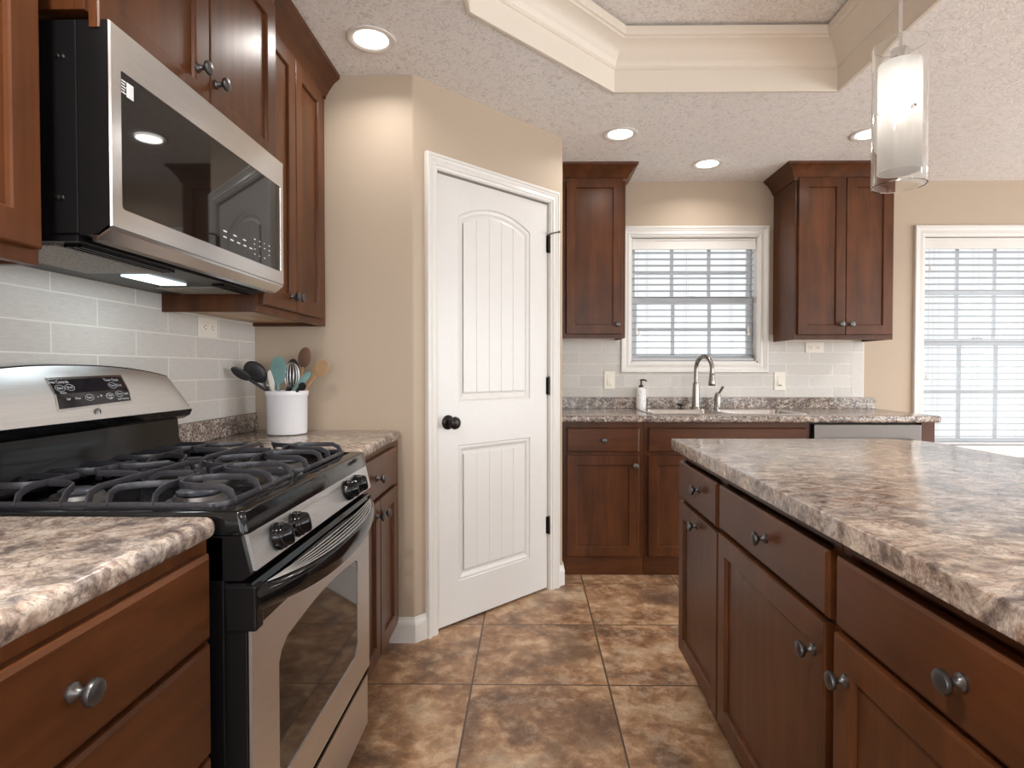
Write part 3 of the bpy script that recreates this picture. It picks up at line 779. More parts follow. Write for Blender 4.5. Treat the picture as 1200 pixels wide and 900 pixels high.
# countertop with the sink cut-out
SX0, SX1, SY0, SY1 = 0.690, 1.600, 3.300, 3.745
r = thing('countertop', 'long stone-look countertop along the far wall around the sink', 'countertop', (1.23, 3.5, CT-0.038))
poly = [(E[0]+0.003, 3.205), (2.292-0.03, 3.205)] + arc_pts(2.292-0.03, 3.205+0.03, 0.03, -90, 0, 5) + [(2.292, YF-0.003), (E[0]+0.003, YF-0.003)]
bm = BM(); slab(bm, poly, CT-0.038, CT, 0.012)
top = obj('worktop', bm, M_splash, r, smooth=True, angle=50)
bm = BM(); box(bm, SX0+0.012, SX1-0.012, SY0+0.012, SY1-0.012, 0.7, 1.1)
cut = obj('cutter', bm, M_granite, r)
md = top.modifiers.new('b', 'BOOLEAN'); md.object = cut; md.operation = 'DIFFERENCE'; md.solver = 'EXACT'
bpy.context.view_layer.update()
me = bpy.data.meshes.new_from_object(top.evaluated_get(bpy.context.evaluated_depsgraph_get()))
top.modifiers.clear(); top.data = me; bpy.data.objects.remove(cut)
bm = BM(); slab(bm, [(E[0]+0.003, 0), (2.288, 0), (2.288, 0.019), (E[0]+0.003, 0.019)], 0, 0.001, 0.0002); bm.free()
bm = BM()    # upstand with a rounded top right corner
pr = [(E[0]+0.003, CT+0.0005), (2.286, CT+0.0005)] + arc_pts(2.286-0.02, 0.985-0.02, 0.02, 0, 90, 5) + [(E[0]+0.003, 0.985)]
ringbridge(bm, [[Vector((x, yy, z)) for x, z in pr] for yy in (YF-0.021, YF-0.002)], True, True, True)
obj('upstand', bm, M_splash, r)
bm = BM()
z0 = 0.9865
box(bm, E[0]+0.002, 0.604, YF-0.010, YF-0.0005, z0, 1.40); box(bm, 0.604, 1.581, YF-0.010, YF-0.0005, z0, 1.149); box(bm, 1.581, 2.131, YF-0.010, YF-0.0005, z0, 1.40)
r = obj('tile_backsplash', bm, M_tile_f, label='pale grey subway tile backsplash on the far wall behind the sink', category='backsplash')
bm = BM(); box(bm, 2.131, 2.211, YF-0.0105, YF-0.0005, z0, 1.372); obj('edge_tile_column', bm, M_tile_v, r)

# --- sink
r = thing('kitchen_sink', 'stainless double-bowl sink set into the far countertop below the window', 'sink', (1.145, 3.52, 0.90))
def rr(x0, x1, y0, y1, rad, z, n=5):
    return [Vector((x, y, z)) for x, y in arc_pts(x1-rad, y1-rad, rad, 0, 90, n)+arc_pts(x0+rad, y1-rad, rad, 90, 180, n)+arc_pts(x0+rad, y0+rad, rad, 180, 270, n)+arc_pts(x1-rad, y0+rad, rad, 270, 360, n)]
bm = BM()
bowls = [(SX0+0.030, 1.130, SY0+0.028, SY1-0.075), (1.160, SX1-0.030, SY0+0.028, SY1-0.075)]
V0 = ringbridge(bm, [rr(SX0, SX1, SY0, SY1, 0.03, CT+0.001), rr(SX0+0.002, SX1-0.002, SY0+0.002, SY1-0.002, 0.03, CT+0.005), rr(SX0+0.010, SX1-0.010, SY0+0.010, SY1-0.010, 0.028, CT+0.004)], True)
edges = [bm.edges.get((V0[-1][i], V0[-1][(i+1) % len(V0[-1])])) for i in range(len(V0[-1]))]
for (a, b, c, d) in bowls:
    V = ringbridge(bm, [rr(a, b, c, d, 0.05, CT+0.004), rr(a+0.004, b-0.004, c+0.004, d-0.004, 0.05, CT-0.004), rr(a+0.012, b-0.012, c+0.012, d-0.012, 0.055, CT-0.15), rr(a+0.05, b-0.05, c+0.05, d-0.05, 0.03, CT-0.175)], True, False, True)
    edges += [bm.edges.get((V[0][i], V[0][(i+1) % len(V[0])])) for i in range(len(V[0]))]
bmesh.ops.triangle_fill(bm, edges=edges, use_beauty=True)
obj('sink_basin', bm, M_sink, r, smooth=True, angle=40)
# --- faucet
fx, fy = 1.066, 3.700
r = thing('kitchen_faucet', 'brushed nickel gooseneck faucet behind the sink, in front of the window', 'faucet', (fx, fy, CT+0.004))
bm = BM(); lathe(bm, [(0.030, 0), (0.030, 0.006), (0.026, 0.012), (0.0255, 0.02), (0.021, 0.14), (0.0195, 0.165), (0.020, 0.170), (0.0165, 0.172)], (fx, fy, CT+0.004), seg=24); obj('body', bm, M_nickel, r, smooth=True)
bm = BM(); dx, dy = 0.36, -0.93; R = 0.078; pts = [(fx, fy, CT+0.17), (fx, fy, CT+0.20)]
for k in range(0, 13):
    a = PI - PI*1.02*k/12; s = R + R*math.cos(a); pts.append((fx+dx*s, fy+dy*s, CT+0.262+R*math.sin(a)))
pts.append((fx+dx*2.0*R, fy+dy*2.0*R, CT+0.225))
tube(bm, pts, 0.0135, 14); obj('spout', bm, M_nickel, r, smooth=True)
hx, hy = fx+dx*2.0*R, fy+dy*2.0*R
bm = BM(); lathe(bm, [(0.014, 0), (0.0165, -0.004), (0.0165, -0.02), (0.018, -0.03), (0.0215, -0.06), (0.0215, -0.074), (0.019, -0.078)], (hx, hy, CT+0.236), seg=20); obj('spray_head', bm, M_nickel, r, smooth=True)
sx, sy = 1.205, 3.700
r = thing('faucet_lever', 'small nickel lever handle on a post right of the gooseneck faucet', 'faucet handle', (sx, sy, CT+0.004))
bm = BM(); lathe(bm, [(0.026, 0), (0.026, 0.005), (0.0215, 0.010), (0.0215, 0.075), (0.020, 0.09), (0.012, 0.105), (0.002, 0.108)], (sx, sy, CT+0.004), seg=20); obj('post', bm, M_nickel, r, smooth=True)
bm = BM(); tube(bm, [(sx, sy, CT+0.095), (sx+0.012, sy-0.01, CT+0.118), (sx+0.028, sy-0.02, CT+0.150)], [0.007, 0.0075, 0.009], 10); obj('lever', bm, M_nickel, r, smooth=True)
r = thing('sink_stopper', 'small dark strainer knob standing behind the left sink bowl', 'sink stopper', (0.975, 3.712, CT+0.004))
bm = BM(); lathe(bm, [(0.020, 0), (0.020, 0.004), (0.007, 0.007), (0.006, 0.022), (0.010, 0.026)], (0.975, 3.712, CT+0.004), seg=16); obj('stem', bm, M_bronze, r, smooth=True)
bm = BM()
for k in range(4):
    a = k*PI/2+0.4; tube(bm, [(0.975, 3.712, CT+0.028), (0.975+0.024*math.cos(a), 3.712+0.024*math.sin(a), CT+0.036)], [0.006, 0.008], 8)
obj('cross_handle', bm, M_bronze, r, smooth=True)
# --- soap bottle
bx, by = 0.732, 3.785
r = thing('soap_bottle', 'white speckled soap pump bottle left of the sink', 'soap dispenser', (bx, by, CT+0.001))
def speck():
    m, nt, b = new_mat('speckled_white_ceramic')
    v = nt.nodes.new('ShaderNodeTexVoronoi'); nt.links.new(coords(nt), v.inputs['Vector']); v.inputs['Scale'].default_value = 75
    nt.links.new(ramp(nt, v.outputs['Distance'], [(0.14, srgb(60, 62, 66)), (0.2, srgb(232, 232, 232))]), b.inputs['Base Color'])
    b.inputs['Roughness'].default_value = 0.25; return m
bm = BM(); lathe(bm, [(0.030, 0), (0.033, 0.004), (0.033, 0.120), (0.030, 0.130), (0.016, 0.138), (0.013, 0.142)], (bx, by, CT+0.001), seg=24); obj('bottle_body', bm, speck(), r, smooth=True)
bm = BM(); lathe(bm, [(0.015, 0), (0.015, 0.012), (0.006, 0.016), (0.005, 0.040), (0.009, 0.042), (0.009, 0.052)], (bx, by, CT+0.142), seg=14)
tube(bm, [(bx, by, CT+0.190), (bx+0.022, by-0.008, CT+0.190), (bx+0.036, by-0.012, CT+0.182)], [0.006, 0.005, 0.004], 8); part_label(obj('pump', bm, M_bronze, r, smooth=True), 'dark pump head')

# --- far wall upper cabinets
FUX = Fr((0, 3.533, 0), (1,0,0), (0,-1,0)); D2 = YF-3.533-0.003
r = thing('wall_cabinet', 'narrow brown upper cabinet left of the sink window', 'cabinet', (0.38, 3.68, 1.363))
upper(FUX, E[0]+0.004, 0.584, 1.363, 2.345, D2, r, [(0.222, 0.564, 1.386, 2.332)], [(0.532, 1.446)])
crown([(0.584, YF-0.003), (0.584, 3.533), (E[0]+0.004, 3.533)][::-1][::-1], r, 2.318)
r = thing('wall_cabinet', 'brown double-door upper cabinet right of the sink window', 'cabinet', (1.91, 3.68, 1.353))
upper(FUX, 1.612, 2.210, 1.353, 2.345, D2, r, [(1.628, 1.912, 1.382, 2.332), (1.916, 2.196, 1.382, 2.332)], [(1.882, 1.445), (1.943, 1.445)])
crown([(2.210, YF-0.003), (2.210, 3.533), (1.612, 3.533), (1.612, YF-0.003)], r, 2.318)

# --- wall plates
def plate(F, u0, u1, v0, v1, kind, name, label, cat, loc, group=None):
    r = thing(name, label, cat, loc, group)
    bm = BM(); fbox(bm, F, u0, u1, v0, v1, 0.0005, 0.006, 0.002); obj('cover_plate', bm, M_plate, r)
    uc, vc = (u0+u1)/2, (v0+v1)/2
    if kind == 'switch':
        bm = BM(); fbox(bm, F, uc-0.017, uc+0.017, vc-0.034, vc+0.034, 0.0055, 0.008, 0.001); fbox(bm, F, uc-0.014, uc+0.014, vc-0.028, vc+0.001, 0.008, 0.0115, 0.002); obj('rocker', bm, M_plate, r)
        if cat == 'dimmer':
            bm = BM(); fbox(bm, F, uc-0.010, uc+0.010, vc-0.030, vc-0.025, 0.0115, 0.013); obj('slider', bm, M_slot, r)
    else:
        horiz = (u1-u0) > (v1-v0)
        for s in (-1, 1):
            cu, cv = (uc+s*0.024, vc) if horiz else (uc, vc+s*0.024)
            bm = BM(); fbox(bm, F, cu-0.016, cu+0.016, cv-0.014, cv+0.014, 0.0055, 0.0085, 0.002); soc = obj('socket', bm, M_plate, r)
            bm = BM()
            for t in (-1, 1):
                if horiz: fbox(bm, F, cu-0.004, cu+0.005, cv+t*0.006-0.0012, cv+t*0.006+0.0012, 0.0085, 0.0090)
                else: fbox(bm, F, cu+t*0.006-0.0012, cu+t*0.006+0.0012, cv-0.003, cv+0.006, 0.0085, 0.0090)
            lathe(bm, [(0.0022, 0), (0.0022, 0.0006)], F(cu-0.010 if horiz else cu, cv if horiz else cv-0.009, 0.0085), F.w, 8)
            obj('slots', bm, M_slot, soc)
FW = Fr((0, YF-0.010, 0), (1,0,0), (0,-1,0)); FWL = Fr((XL+0.010, 0, 0), (0,1,0), (1,0,0))
plate(FW, 0.495, 0.566, 1.040, 1.158, 'switch', 'light_switch', 'almond wall switch left of the soap bottle on the far backsplash', 'switch', (0.53, YF-0.01, 1.10))
plate(FW, 1.620, 1.693, 1.034, 1.154, 'switch', 'light_switch', 'almond wall switch with a slider, right of the faucet', 'dimmer', (1.656, YF-0.01, 1.10))
plate(FW, 1.825, 1.944, 1.281, 1.351, 'outlet', 'wall_outlet', 'horizontal almond outlet under the right upper cabinet on the far wall', 'outlet', (1.885, YF-0.01, 1.31))
plate(FWL, 2.018, 2.138, 1.285, 1.358, 'outlet', 'wall_outlet', 'almond outlet on the left tile wall under the tall cabinet', 'outlet', (XL+0.01, 2.08, 1.32))

# ------------------------------------------------------------------ gas range
Y0, Y1 = 1.012, 1.772
r = thing('gas_range', 'stainless and black freestanding gas range on the left', 'stove', (-0.85, 1.392, 0))
YM = (Y0+Y1)/2
bm = BM(); box(bm, XL+0.03, -0.545, Y0, Y1, 0.03, 0.872, 0.003); box(bm, XL+0.08, -0.60, Y0+0.04, Y1-0.04, 0.0, 0.03)
obj('body', bm, M_blackm, r)
# cooktop: rolled rim around a sunk pan
def rect3(x0, x1, y0, y1, z, rad=0.012, n=3): return rr(x0, x1, y0, y1, rad, z, n)
bm = BM(); X0 = XL+0.075
ringbridge(bm, [rect3(X0, -0.504, Y0, Y1, 0.874), rect3(X0, -0.510, Y0, Y1, 0.9115), rect3(X0, -0.5125, Y0+0.001, Y1-0.001, 0.9145), rect3(X0, -0.517, Y0+0.004, Y1-0.004, 0.9155),
                rect3(X0+0.006, -0.548, Y0+0.020, Y1-0.020, 0.9155), rect3(X0+0.02, -0.562, Y0+0.034, Y1-0.034, 0.900), rect3(X0+0.04, -0.60, Y0+0.06, Y1-0.06, 0.897)], True, True, True)
cook = obj('cooktop', bm, M_black, r, smooth=True, angle=40)
# burners
for bx_, rad in ((-0.690, 0.042), (-0.945, 0.034)):
    for by_ in (Y0+0.175, Y1-0.175):
        bm = BM(); lathe(bm, [(0.062, 0), (0.060, 0.004), (0.050, 0.006), (0.046, 0.014), (0.030, 0.016)], (bx_, by_, 0.896), seg=28)
        b_ = part_label(obj('burner', bm, M_steel_d, r, smooth=True), 'grey metal burner base')
        bm = BM(); lathe(bm, [(rad-0.004, 0), (rad, 0.002), (rad, 0.007), (rad-0.005, 0.010), (0.002, 0.0105)], (bx_, by_, 0.911), seg=28); obj('burner_cap', bm, M_cap, b_, smooth=True)
# grates: two, each a rail frame with fingers and U-shaped loops
def bar(bm, pts, wd=0.0030, ht=0.0062):
    pts = [Vector(p) for p in pts]; rings = []
    for i, p in enumerate(pts):
        d = (pts[min(i+1, len(pts)-1)]-pts[max(i-1, 0)]); d.normalize()
        a = d.cross(Vector((0,0,1)))
        if a.length < 1e-4: a = Vector((1,0,0))
        a.normalize(); b = a.cross(d).normalized()
        rings.append([p+a*wd*0.6+b*ht, p+a*wd-b*ht*0.2, p+a*wd*0.8-b*ht, p-a*wd*0.8-b*ht, p-a*wd-b*ht*0.2, p-a*wd*0.6+b*ht])
    ringbridge(bm, rings, True, True, True)
def grate(ya, yb):
    bm = BM(); xa, xb = -1.065, -0.562; zt, zl = 0.947, 0.922; ym = (ya+yb)/2; xm = (xa+xb)/2
    ring = rr(xa, xb, ya, yb, 0.030, zl-0.002, 5); bar(bm, ring+[ring[0], ring[1]], 0.0038, 0.0055)
    def U(p0, dirv, side, L, wdt, rise=True):
        """a loop rooted on the rail: rises, runs inward, turns and returns"""
        p0 = Vector(p0); d = Vector(dirv); s = Vector(side); pts = []
        pts.append(p0 - s*wdt/2 + Vector((0,0,zl-0.004))); pts.append(p0 - s*wdt/2 + d*0.008 + Vector((0,0,zt-0.008))); pts.append(p0 - s*wdt/2 + d*0.028 + Vector((0,0,zt)))
        pts.append(p0 - s*wdt/2 + d*L + Vector((0,0,zt)))
        return pts
    for bx_ in (-0.690, -0.945):
        # four fingers towards the burner
        for dx, dy, L in ((1, 0, None), (-1, 0, None), (0, 1, None), (0, -1, None)):
            if dx and (dx > 0) == (bx_ > -0.8): continue      # the U loops stand here
            if dy: st = Vector((bx_, yb if dy > 0 else ya, 0))
            else: st = Vector((xb if (dx > 0 and bx_ > -0.8) else xa if (dx < 0 and bx_ < -0.8) else xm, ym, 0))
            en = Vector((bx_, ym, 0)) + Vector((dx, dy, 0))*0.024
            d = (en-st).normalized()
            rail = not (dx and st.x == xm)
            pts = ([st+Vector((0,0,zl-0.004)), st+d*0.006+Vector((0,0,zt-0.010)), st+d*0.022+Vector((0,0,zt-0.002))] if rail else [st+Vector((0,0,zt))])
            pts += [st+d*0.04+Vector((0,0,zt+0.001)), en+Vector((0,0,zt+0.001))]
            bar(bm, pts)
        # curved arms sweeping from the long rails round each burner
        for sy in (-1, 1):
            yr = ya if sy < 0 else yb
            for sx in ((-1,) if bx_ > -0.8 else (1,)):
                pts = [Vector((bx_+sx*0.085, yr, zl-0.004)), Vector((bx_+sx*0.086, yr-sy*0.010, zt-0.006)), Vector((bx_+sx*0.084, yr-sy*0.026, zt)), Vector((bx_+sx*0.072, yr-sy*0.044, zt)),
                       Vector((bx_+sx*0.050, yr-sy*0.060, zt)), Vector((bx_+sx*0.026, yr-sy*0.068, zt)), Vector((bx_+sx*0.0, yr-sy*0.072, zt))]
                bar(bm, pts)
    # U loops on the short rails (front and back)
    for xr, s in ((xb, -1), (xa, 1)):
        for yc in (ym-0.080, ym+0.080):
            w_ = 0.050; L = 0.075
            pts = [Vector((xr, yc-w_, zl-0.004)), Vector((xr+s*0.008, yc-w_, zt-0.008)), Vector((xr+s*0.024, yc-w_, zt))]
            pts += [Vector((xr+s*(L+w_*math.sin(math.radians(a))), yc-w_*math.cos(math.radians(a)), zt)) for a in range(0, 181, 30)]
            pts += [Vector((xr+s*0.024, yc+w_, zt)), Vector((xr+s*0.008, yc+w_, zt-0.008)), Vector((xr, yc+w_, zl-0.004))]
            bar(bm, pts)
    # centre bar joining the two burner fields
    bar(bm, [Vector((xm, ya, zl-0.004)), Vector((xm, ya+0.010, zt-0.006)), Vector((xm, ya+0.03, zt)), Vector((xm, yb-0.03, zt)), Vector((xm, yb-0.010, zt-0.006)), Vector((xm, yb, zl-0.004))], 0.0036, 0.0060)
    # feet down to the pan
    for x in (xa+0.02, xb-0.02, xm):
        for y in (ya+0.004, yb-0.004): bar(bm, [Vector((x, y, zl)), Vector((x, y, 0.9015))], 0.006, 0.006)
    return bm
for ya, yb in ((Y0+0.030, YM-0.010), (YM+0.010, Y1-0.030)): obj('grate', grate(ya, yb), M_iron, r, smooth=True, angle=40)
# front control fascia (tilted) : black lip above, stainless panel, black end caps
FS = Fr((-0.510, 0, 0), (0,1,0), (1,0,0))
def prof_y(bm, prof, ya, yb):
    ringbridge(bm, [[Vector((x, ya, z)) for x, z in prof], [Vector((x, yb, z)) for x, z in prof]], True, True, True)
bm = BM(); prof_y(bm, [(-0.60, 0.872), (-0.514, 0.872), (-0.497, 0.802), (-0.512, 0.792), (-0.60, 0.792)], Y0, Y1); panel = obj('control_panel', bm, M_blackm, r)
bm = BM(); prof_y(bm, [(-0.5155, 0.8735), (-0.5075, 0.8735), (-0.4925, 0.806), (-0.5000, 0.806)], Y0+0.012, Y1-0.004); obj('steel_fascia', bm, M_steel_y, panel)
nrm = Vector((0.0675, 0, 0.0150)).normalized(); nrm = Vector((math.cos(math.radians(12.5)), 0, math.sin(math.radians(12.5))))
for yk in (1.122, 1.210, 1.552, 1.636):
    bm = BM(); c = Vector((-0.4985, yk, 0.840))
    lathe(bm, [(0.024, 0), (0.0275, 0.002), (0.0275, 0.006), (0.0255, 0.010), (0.0255, 0.014), (0.020, 0.018)], c, nrm, 32)
    kb = obj('control_knob', bm, M_black, r, smooth=True, angle=65)
    bm = BM(); a = nrm.orthogonal().normalized(); up = Vector((0,0,1)); side = Vector((0,1,0)); upv = nrm.cross(side).normalized()
    base = c + nrm*0.014
    def kring(h, kw, kh): return [base + nrm*h + side*math.cos(t)*kw + upv*math.sin(t)*kh for t in [2*PI*j/20 for j in range(20)]]
    ringbridge(bm, [kring(0, 0.0225, 0.0225), kring(0.005, 0.0215, 0.0225), kring(0.009, 0.017, 0.0220), kring(0.013, 0.012, 0.0210), kring(0.017, 0.009, 0.0195), kring(0.019, 0.006, 0.016), kring(0.020, 0.002, 0.010)], True, True, True)
    obj('grip', bm, M_black, kb, smooth=True, angle=65)
# oven door
bm = BM(); box(bm, -0.548, -0.506, Y0+0.004, Y1-0.004, 0.245, 0.786, 0.003)
door = obj('oven_door', bm, M_blackm, r)
def oven_skin():
    """stainless sheet with an arched-shoulder window cut-out"""
    bm = BM(); x = -0.5045; x2 = -0.4985
    a, b = Y0+0.006, Y1-0.006
    top = lambda y: 0.708 - 0.0  # lower edge of black vent trim
    # outline: straight bottom and sides, top dips in the middle following the handle
    oc = []
    n = 24
    def topc(y): t = (y-YM)/((b-a)/2); return 0.690 + 0.062*abs(t)**2.2
    oc += [(a, 0.252), (b, 0.252)]
    for k in range(n+1):
        y = b+(a-b)*k/n; oc.append((y, topc(y)))
    wi, wo = 1.128, 1.656
    def hole():
        p = [(wi, 0.375), (wi+0.030, 0.345), (wo-0.030, 0.345), (wo, 0.375)]
        p += [(wo, 0.585), (wo-0.005, 0.612), (wo-0.020, 0.622)]
        m = 10
        for k in range(1, m): y = (wo-0.02)+(wi+0.04-(wo-0.02))*k/m; p.append((y, 0.622+0.016*math.sin(PI*k/m)))
        p += [(wi+0.040, 0.622), (wi+0.012, 0.606), (wi, 0.585)]
        return p
    hp = hole()
    layers = []
    for xx in (x, x2):
        o = [bm.verts.new((xx, y, z)) for y, z in oc]; h = [bm.verts.new((xx, y, z)) for y, z in hp]
        es = [bm.edges.new((o[i], o[(i+1) % len(o)])) for i in range(len(o))]+[bm.edges.new((h[i], h[(i+1) % len(h)])) for i in range(len(h))]
        bmesh.ops.triangle_fill(bm, edges=es, use_beauty=True); layers.append((o, h))
    for (p, q_) in ((layers[0][0], layers[1][0]), (layers[0][1], layers[1][1])):
        for i in range(len(p)): bm.faces.new((p[i], p[(i+1) % len(p)], q_[(i+1) % len(p)], q_[i]))
    return bm, hp
sk, hp = oven_skin(); obj('steel_skin', sk, M_steel_y, door)
bm = BM()
ringbridge(bm, [[Vector((xx, y, z)) for y, z in hp] for xx in (-0.5050, -0.5010)], True, True, True)
obj('oven_window', bm, M_oglass, door)
# vent trim and bowed handle
bm = BM()
prof_y(bm, [(-0.508, 0.786), (-0.498, 0.786), (-0.492, 0.776), (-0.497, 0.700), (-0.508, 0.700)], Y0+0.004, Y1-0.004)
obj('vent_trim', bm, M_black, door)
bm = BM()
n = 28
def bow(t): return 0.052*(1-abs(2*t-1)**2.6)
for k in range(5):
    pts = []
    for i in range(n+1):
        t = i/n; y = Y0+0.04+(Y1-Y0-0.08)*t
        pts.append(Vector((-0.485+bow(t)*(0.30+0.16*k), y, 0.7775-0.0016*k*(bow(t)/0.05))))
    tube(bm, pts, 0.0011, 6)
part_label(obj('vent_ribs', bm, M_steel_y, door), 'silver vent ribs above the handle')
bm = BM(); rings = []
for i in range(n+1):
    t = i/n; y = Y0+0.004+(Y1-Y0-0.008)*t; o = bow(t); hh = 0.034+0.022*(1-abs(2*t-1)**2); zt = 0.773
    rings.append([Vector((-0.492+o*0.30, y, zt+0.003)), Vector((-0.490+o, y, zt-0.004)), Vector((-0.484+o, y, zt-0.012)), Vector((-0.482+o, y, zt-hh*0.6)), Vector((-0.487+o, y, zt-hh)), Vector((-0.494+o*0.8, y, zt-hh-0.006)), Vector((-0.496+o*0.5, y, zt-hh*0.7)), Vector((-0.497+o*0.25, y, zt-0.012))])
ringbridge(bm, rings, True, True, True)
obj('handle', bm, M_black, door, smooth=True, angle=50)
for ya, yb in ((Y0+0.000, Y0+0.030), (Y1-0.026, Y1-0.002)):
    bm = BM(); box(bm, -0.545, -0.488, ya, yb, 0.700, 0.782, 0.004); obj('handle_bracket', bm, M_blackm, door)
bm = BM(); box(bm, -0.548, -0.503, Y0+0.006, Y1-0.006, 0.070, 0.232, 0.006); dr = obj('storage_drawer', bm, M_steel_y, r)
bm = BM(); box(bm, -0.52, -0.50, Y0+0.006, Y1-0.006, 0.232, 0.240); obj('drawer_grip', bm, M_black, dr)
# backguard
def zt_(y): t = (y-YM)/0.405; return 1.178 - 0.010*t*t - 0.020*abs(t)**5
bgp = []
def bg_outline(y): 
    t = max(0.0, (abs(y-YM)-0.33)/0.075); return t
bm = BM()
ys = [YM+(-0.396+0.792*i/48) for i in range(49)]
def topz(y):
    t = abs(y-YM)
    z = 1.178 - 0.030*(t/0.345)**2.4
    if t > 0.350: z = 1.147 - (t-0.350)/(0.396-0.350)*0.098
    return z
rings = []
for y in ys:
    z1 = topz(y); zb = 1.044; k = (z1-zb)/(1.178-zb)
    xf = -1.060; xt = xf-0.058*k
    rings.append([Vector((XL+0.03, y, zb-0.02)), Vector((xf-0.004, y, zb)), Vector((xf, y, zb+0.003)), Vector((xf-0.018*k, y, zb+(z1-zb)*0.5)), Vector((xt, y, max(z1, zb+0.004))), Vector((xt-0.004, y, max(z1, zb+0.004))), Vector((XL+0.03, y, max(z1, zb+0.004)-0.003))])
ringbridge(bm, rings, True, True, True)
bg = obj('backguard', bm, M_steel_y, r, smooth=True, angle=30)
bm = BM(); rings = []
for y in ys:
    z1 = max(topz(y), 1.048); k = (z1-1.044)/(1.178-1.044); xt = -1.060-0.058*k
    rings.append([Vector((xt-0.001, y, z1-0.001)), Vector((xt-0.002, y, z1+0.003)), Vector((xt-0.012, y, z1+0.004)), Vector((XL+0.03, y, z1+0.001)), Vector((XL+0.03, y, z1-0.003)), Vector((xt-0.006, y, z1-0.003))])
ringbridge(bm, rings, True, True, True); obj('top_cap', bm, M_black, bg, smooth=True, angle=30)
bm = BM(); rings = []
for y in ys:
    rings.append([Vector((-1.058, y, 1.046)), Vector((-1.060, y, 1.040)), Vector((-1.066, y, 1.028)), Vector((-1.085, y, 1.018)), Vector((XL+0.03, y, 1.018)), Vector((XL+0.03, y, 1.040))])
ringbridge(bm, rings, True, True, True); obj('lower_lip', bm, M_black, bg, smooth=True, angle=30)
bm = BM(); prof_y(bm, [(XL+0.03, 1.018), (-1.092, 1.018), (-1.088, 0.960), (-1.070, 0.922), (-1.070, 0.905), (XL+0.03, 0.905)], Y0+0.004, Y1-0.004); obj('back_panel', bm, M_black, r, smooth=True, angle=30)
# keypad on the tilted face
def face_pt(y, z, o=0.0):
    zb = 1.044; k = (z-zb)/(1.178-zb); x = -1.060 - (0.018/0.5*k if k < 0.5 else 0.018+0.040*(k-0.5)/0.5)*1.0
    return Vector((x+o, y, z))
def patch(bm, quad, o0, o1, ny=10, nz=6):
    """quad: TL, TR, BR, BL in (y,z)"""
    def pt(s, t, o):
        a = (quad[0][0]*(1-s)+quad[1][0]*s, quad[0][1]*(1-s)+quad[1][1]*s); b = (quad[3][0]*(1-s)+quad[2][0]*s, quad[3][1]*(1-s)+quad[2][1]*s)
        return face_pt(a[0]*(1-t)+b[0]*t, a[1]*(1-t)+b[1]*t, o)
    G = [[bm.verts.new(pt(i/ny, j/nz, o1)) for i in range(ny+1)] for j in range(nz+1)]
    for j in range(nz):
        for i in range(ny): bm.faces.new((G[j][i], G[j][i+1], G[j+1][i+1], G[j+1][i]))
    rim = [G[0][i] for i in range(ny+1)]+[G[j][ny] for j in range(1, nz+1)]+[G[nz][i] for i in range(ny-1, -1, -1)]+[G[j][0] for j in range(nz-1, 0, -1)]
    rb = [bm.verts.new(v.co-Vector((o1-o0, 0, 0))) for v in rim]
    for i in range(len(rim)): bm.faces.new((rim[i], rim[(i+1) % len(rim)], rb[(i+1) % len(rim)], rb[i]))
Q = [(1.298, 1.145), (1.530, 1.150), (1.526, 1.087), (1.292, 1.079)]
bm = BM(); patch(bm, [(Q[0][0]-0.006, Q[0][1]+0.005), (Q[1][0]+0.006, Q[1][1]+0.005), (Q[2][0]+0.006, Q[2][1]-0.005), (Q[3][0]-0.006, Q[3][1]-0.005)], -0.004, 0.002); rim_ = obj('keypad_bezel', bm, M_steel_m, bg)
bm = BM(); patch(bm, Q, 0.0, 0.0035); key = part_label(obj('keypad', bm, M_panelglass, bg), 'dark glass keypad with white legends')
def text(s, size, yc, zc, parent, fit, mat=M_white_print, name='legend'):
    cu = bpy.data.curves.new(name, 'FONT'); cu.body = s; cu.size = size; cu.align_x = 'CENTER'; cu.align_y = 'CENTER'
    o = link(bpy.data.objects.new('tmp', cu)); bpy.context.view_layer.update()
    me = bpy.data.meshes.new_from_object(o.evaluated_get(bpy.context.evaluated_depsgraph_get())); bpy.data.objects.remove(o)
    bm = BM(); bm.from_mesh(me)
    for v in bm.verts: v.co = fit(v.co.x, v.co.y)
    return bm
legs = [('Oven Controls', 0.0085, 1.292, 1.140), ('Bake', 0.0075, 1.288, 1.126), ('Broil', 0.0075, 1.317, 1.127), ('Warm', 0.006, 1.289, 1.115), ('Self', 0.0065, 1.298, 1.100), ('Clean', 0.0065, 1.326, 1.101), ('Start', 0.0075, 1.362, 1.101), ('- +', 0.014, 1.396, 1.103), ('Clear', 0.0075, 1.430, 1.104), ('Off', 0.0065, 1.431, 1.096), ('Timer Clock', 0.0085, 1.462, 1.142), ('Timer', 0.0068, 1.456, 1.128), ('Clock', 0.0068, 1.480, 1.128), ('Oven', 0.0065, 1.465, 1.106), ('Light', 0.0065, 1.490, 1.106), ('Lock Controls', 0.006, 1.475, 1.093)]
bmt = BM()
for s, sz, yc, zc in legs:
    yc += 0.024; b2 = text(s, sz*1.15, yc, zc, key, lambda x, z, yc=yc, zc=zc: face_pt(yc+x, zc+z, 0.0042))
    me = bpy.data.meshes.new('t'); b2.to_mesh(me); b2.free(); bmt.from_mesh(me)
for yc, zc in ((1.288, 1.126), (1.317, 1.127), (1.362, 1.101), (1.430, 1.102), (1.456, 1.128), (1.465, 1.106)):
    pts = [face_pt(yc+0.024+0.0135*math.cos(t), zc+0.0072*math.sin(t), 0.0042) for t in [2*PI*k/16 for k in range(17)]]
    tube(bmt, pts, 0.0004, 4, False)
obj('keypad_legends', bmt, M_white_print, key)
bm = BM(); c = face_pt(1.402, 1.064, 0.0015)
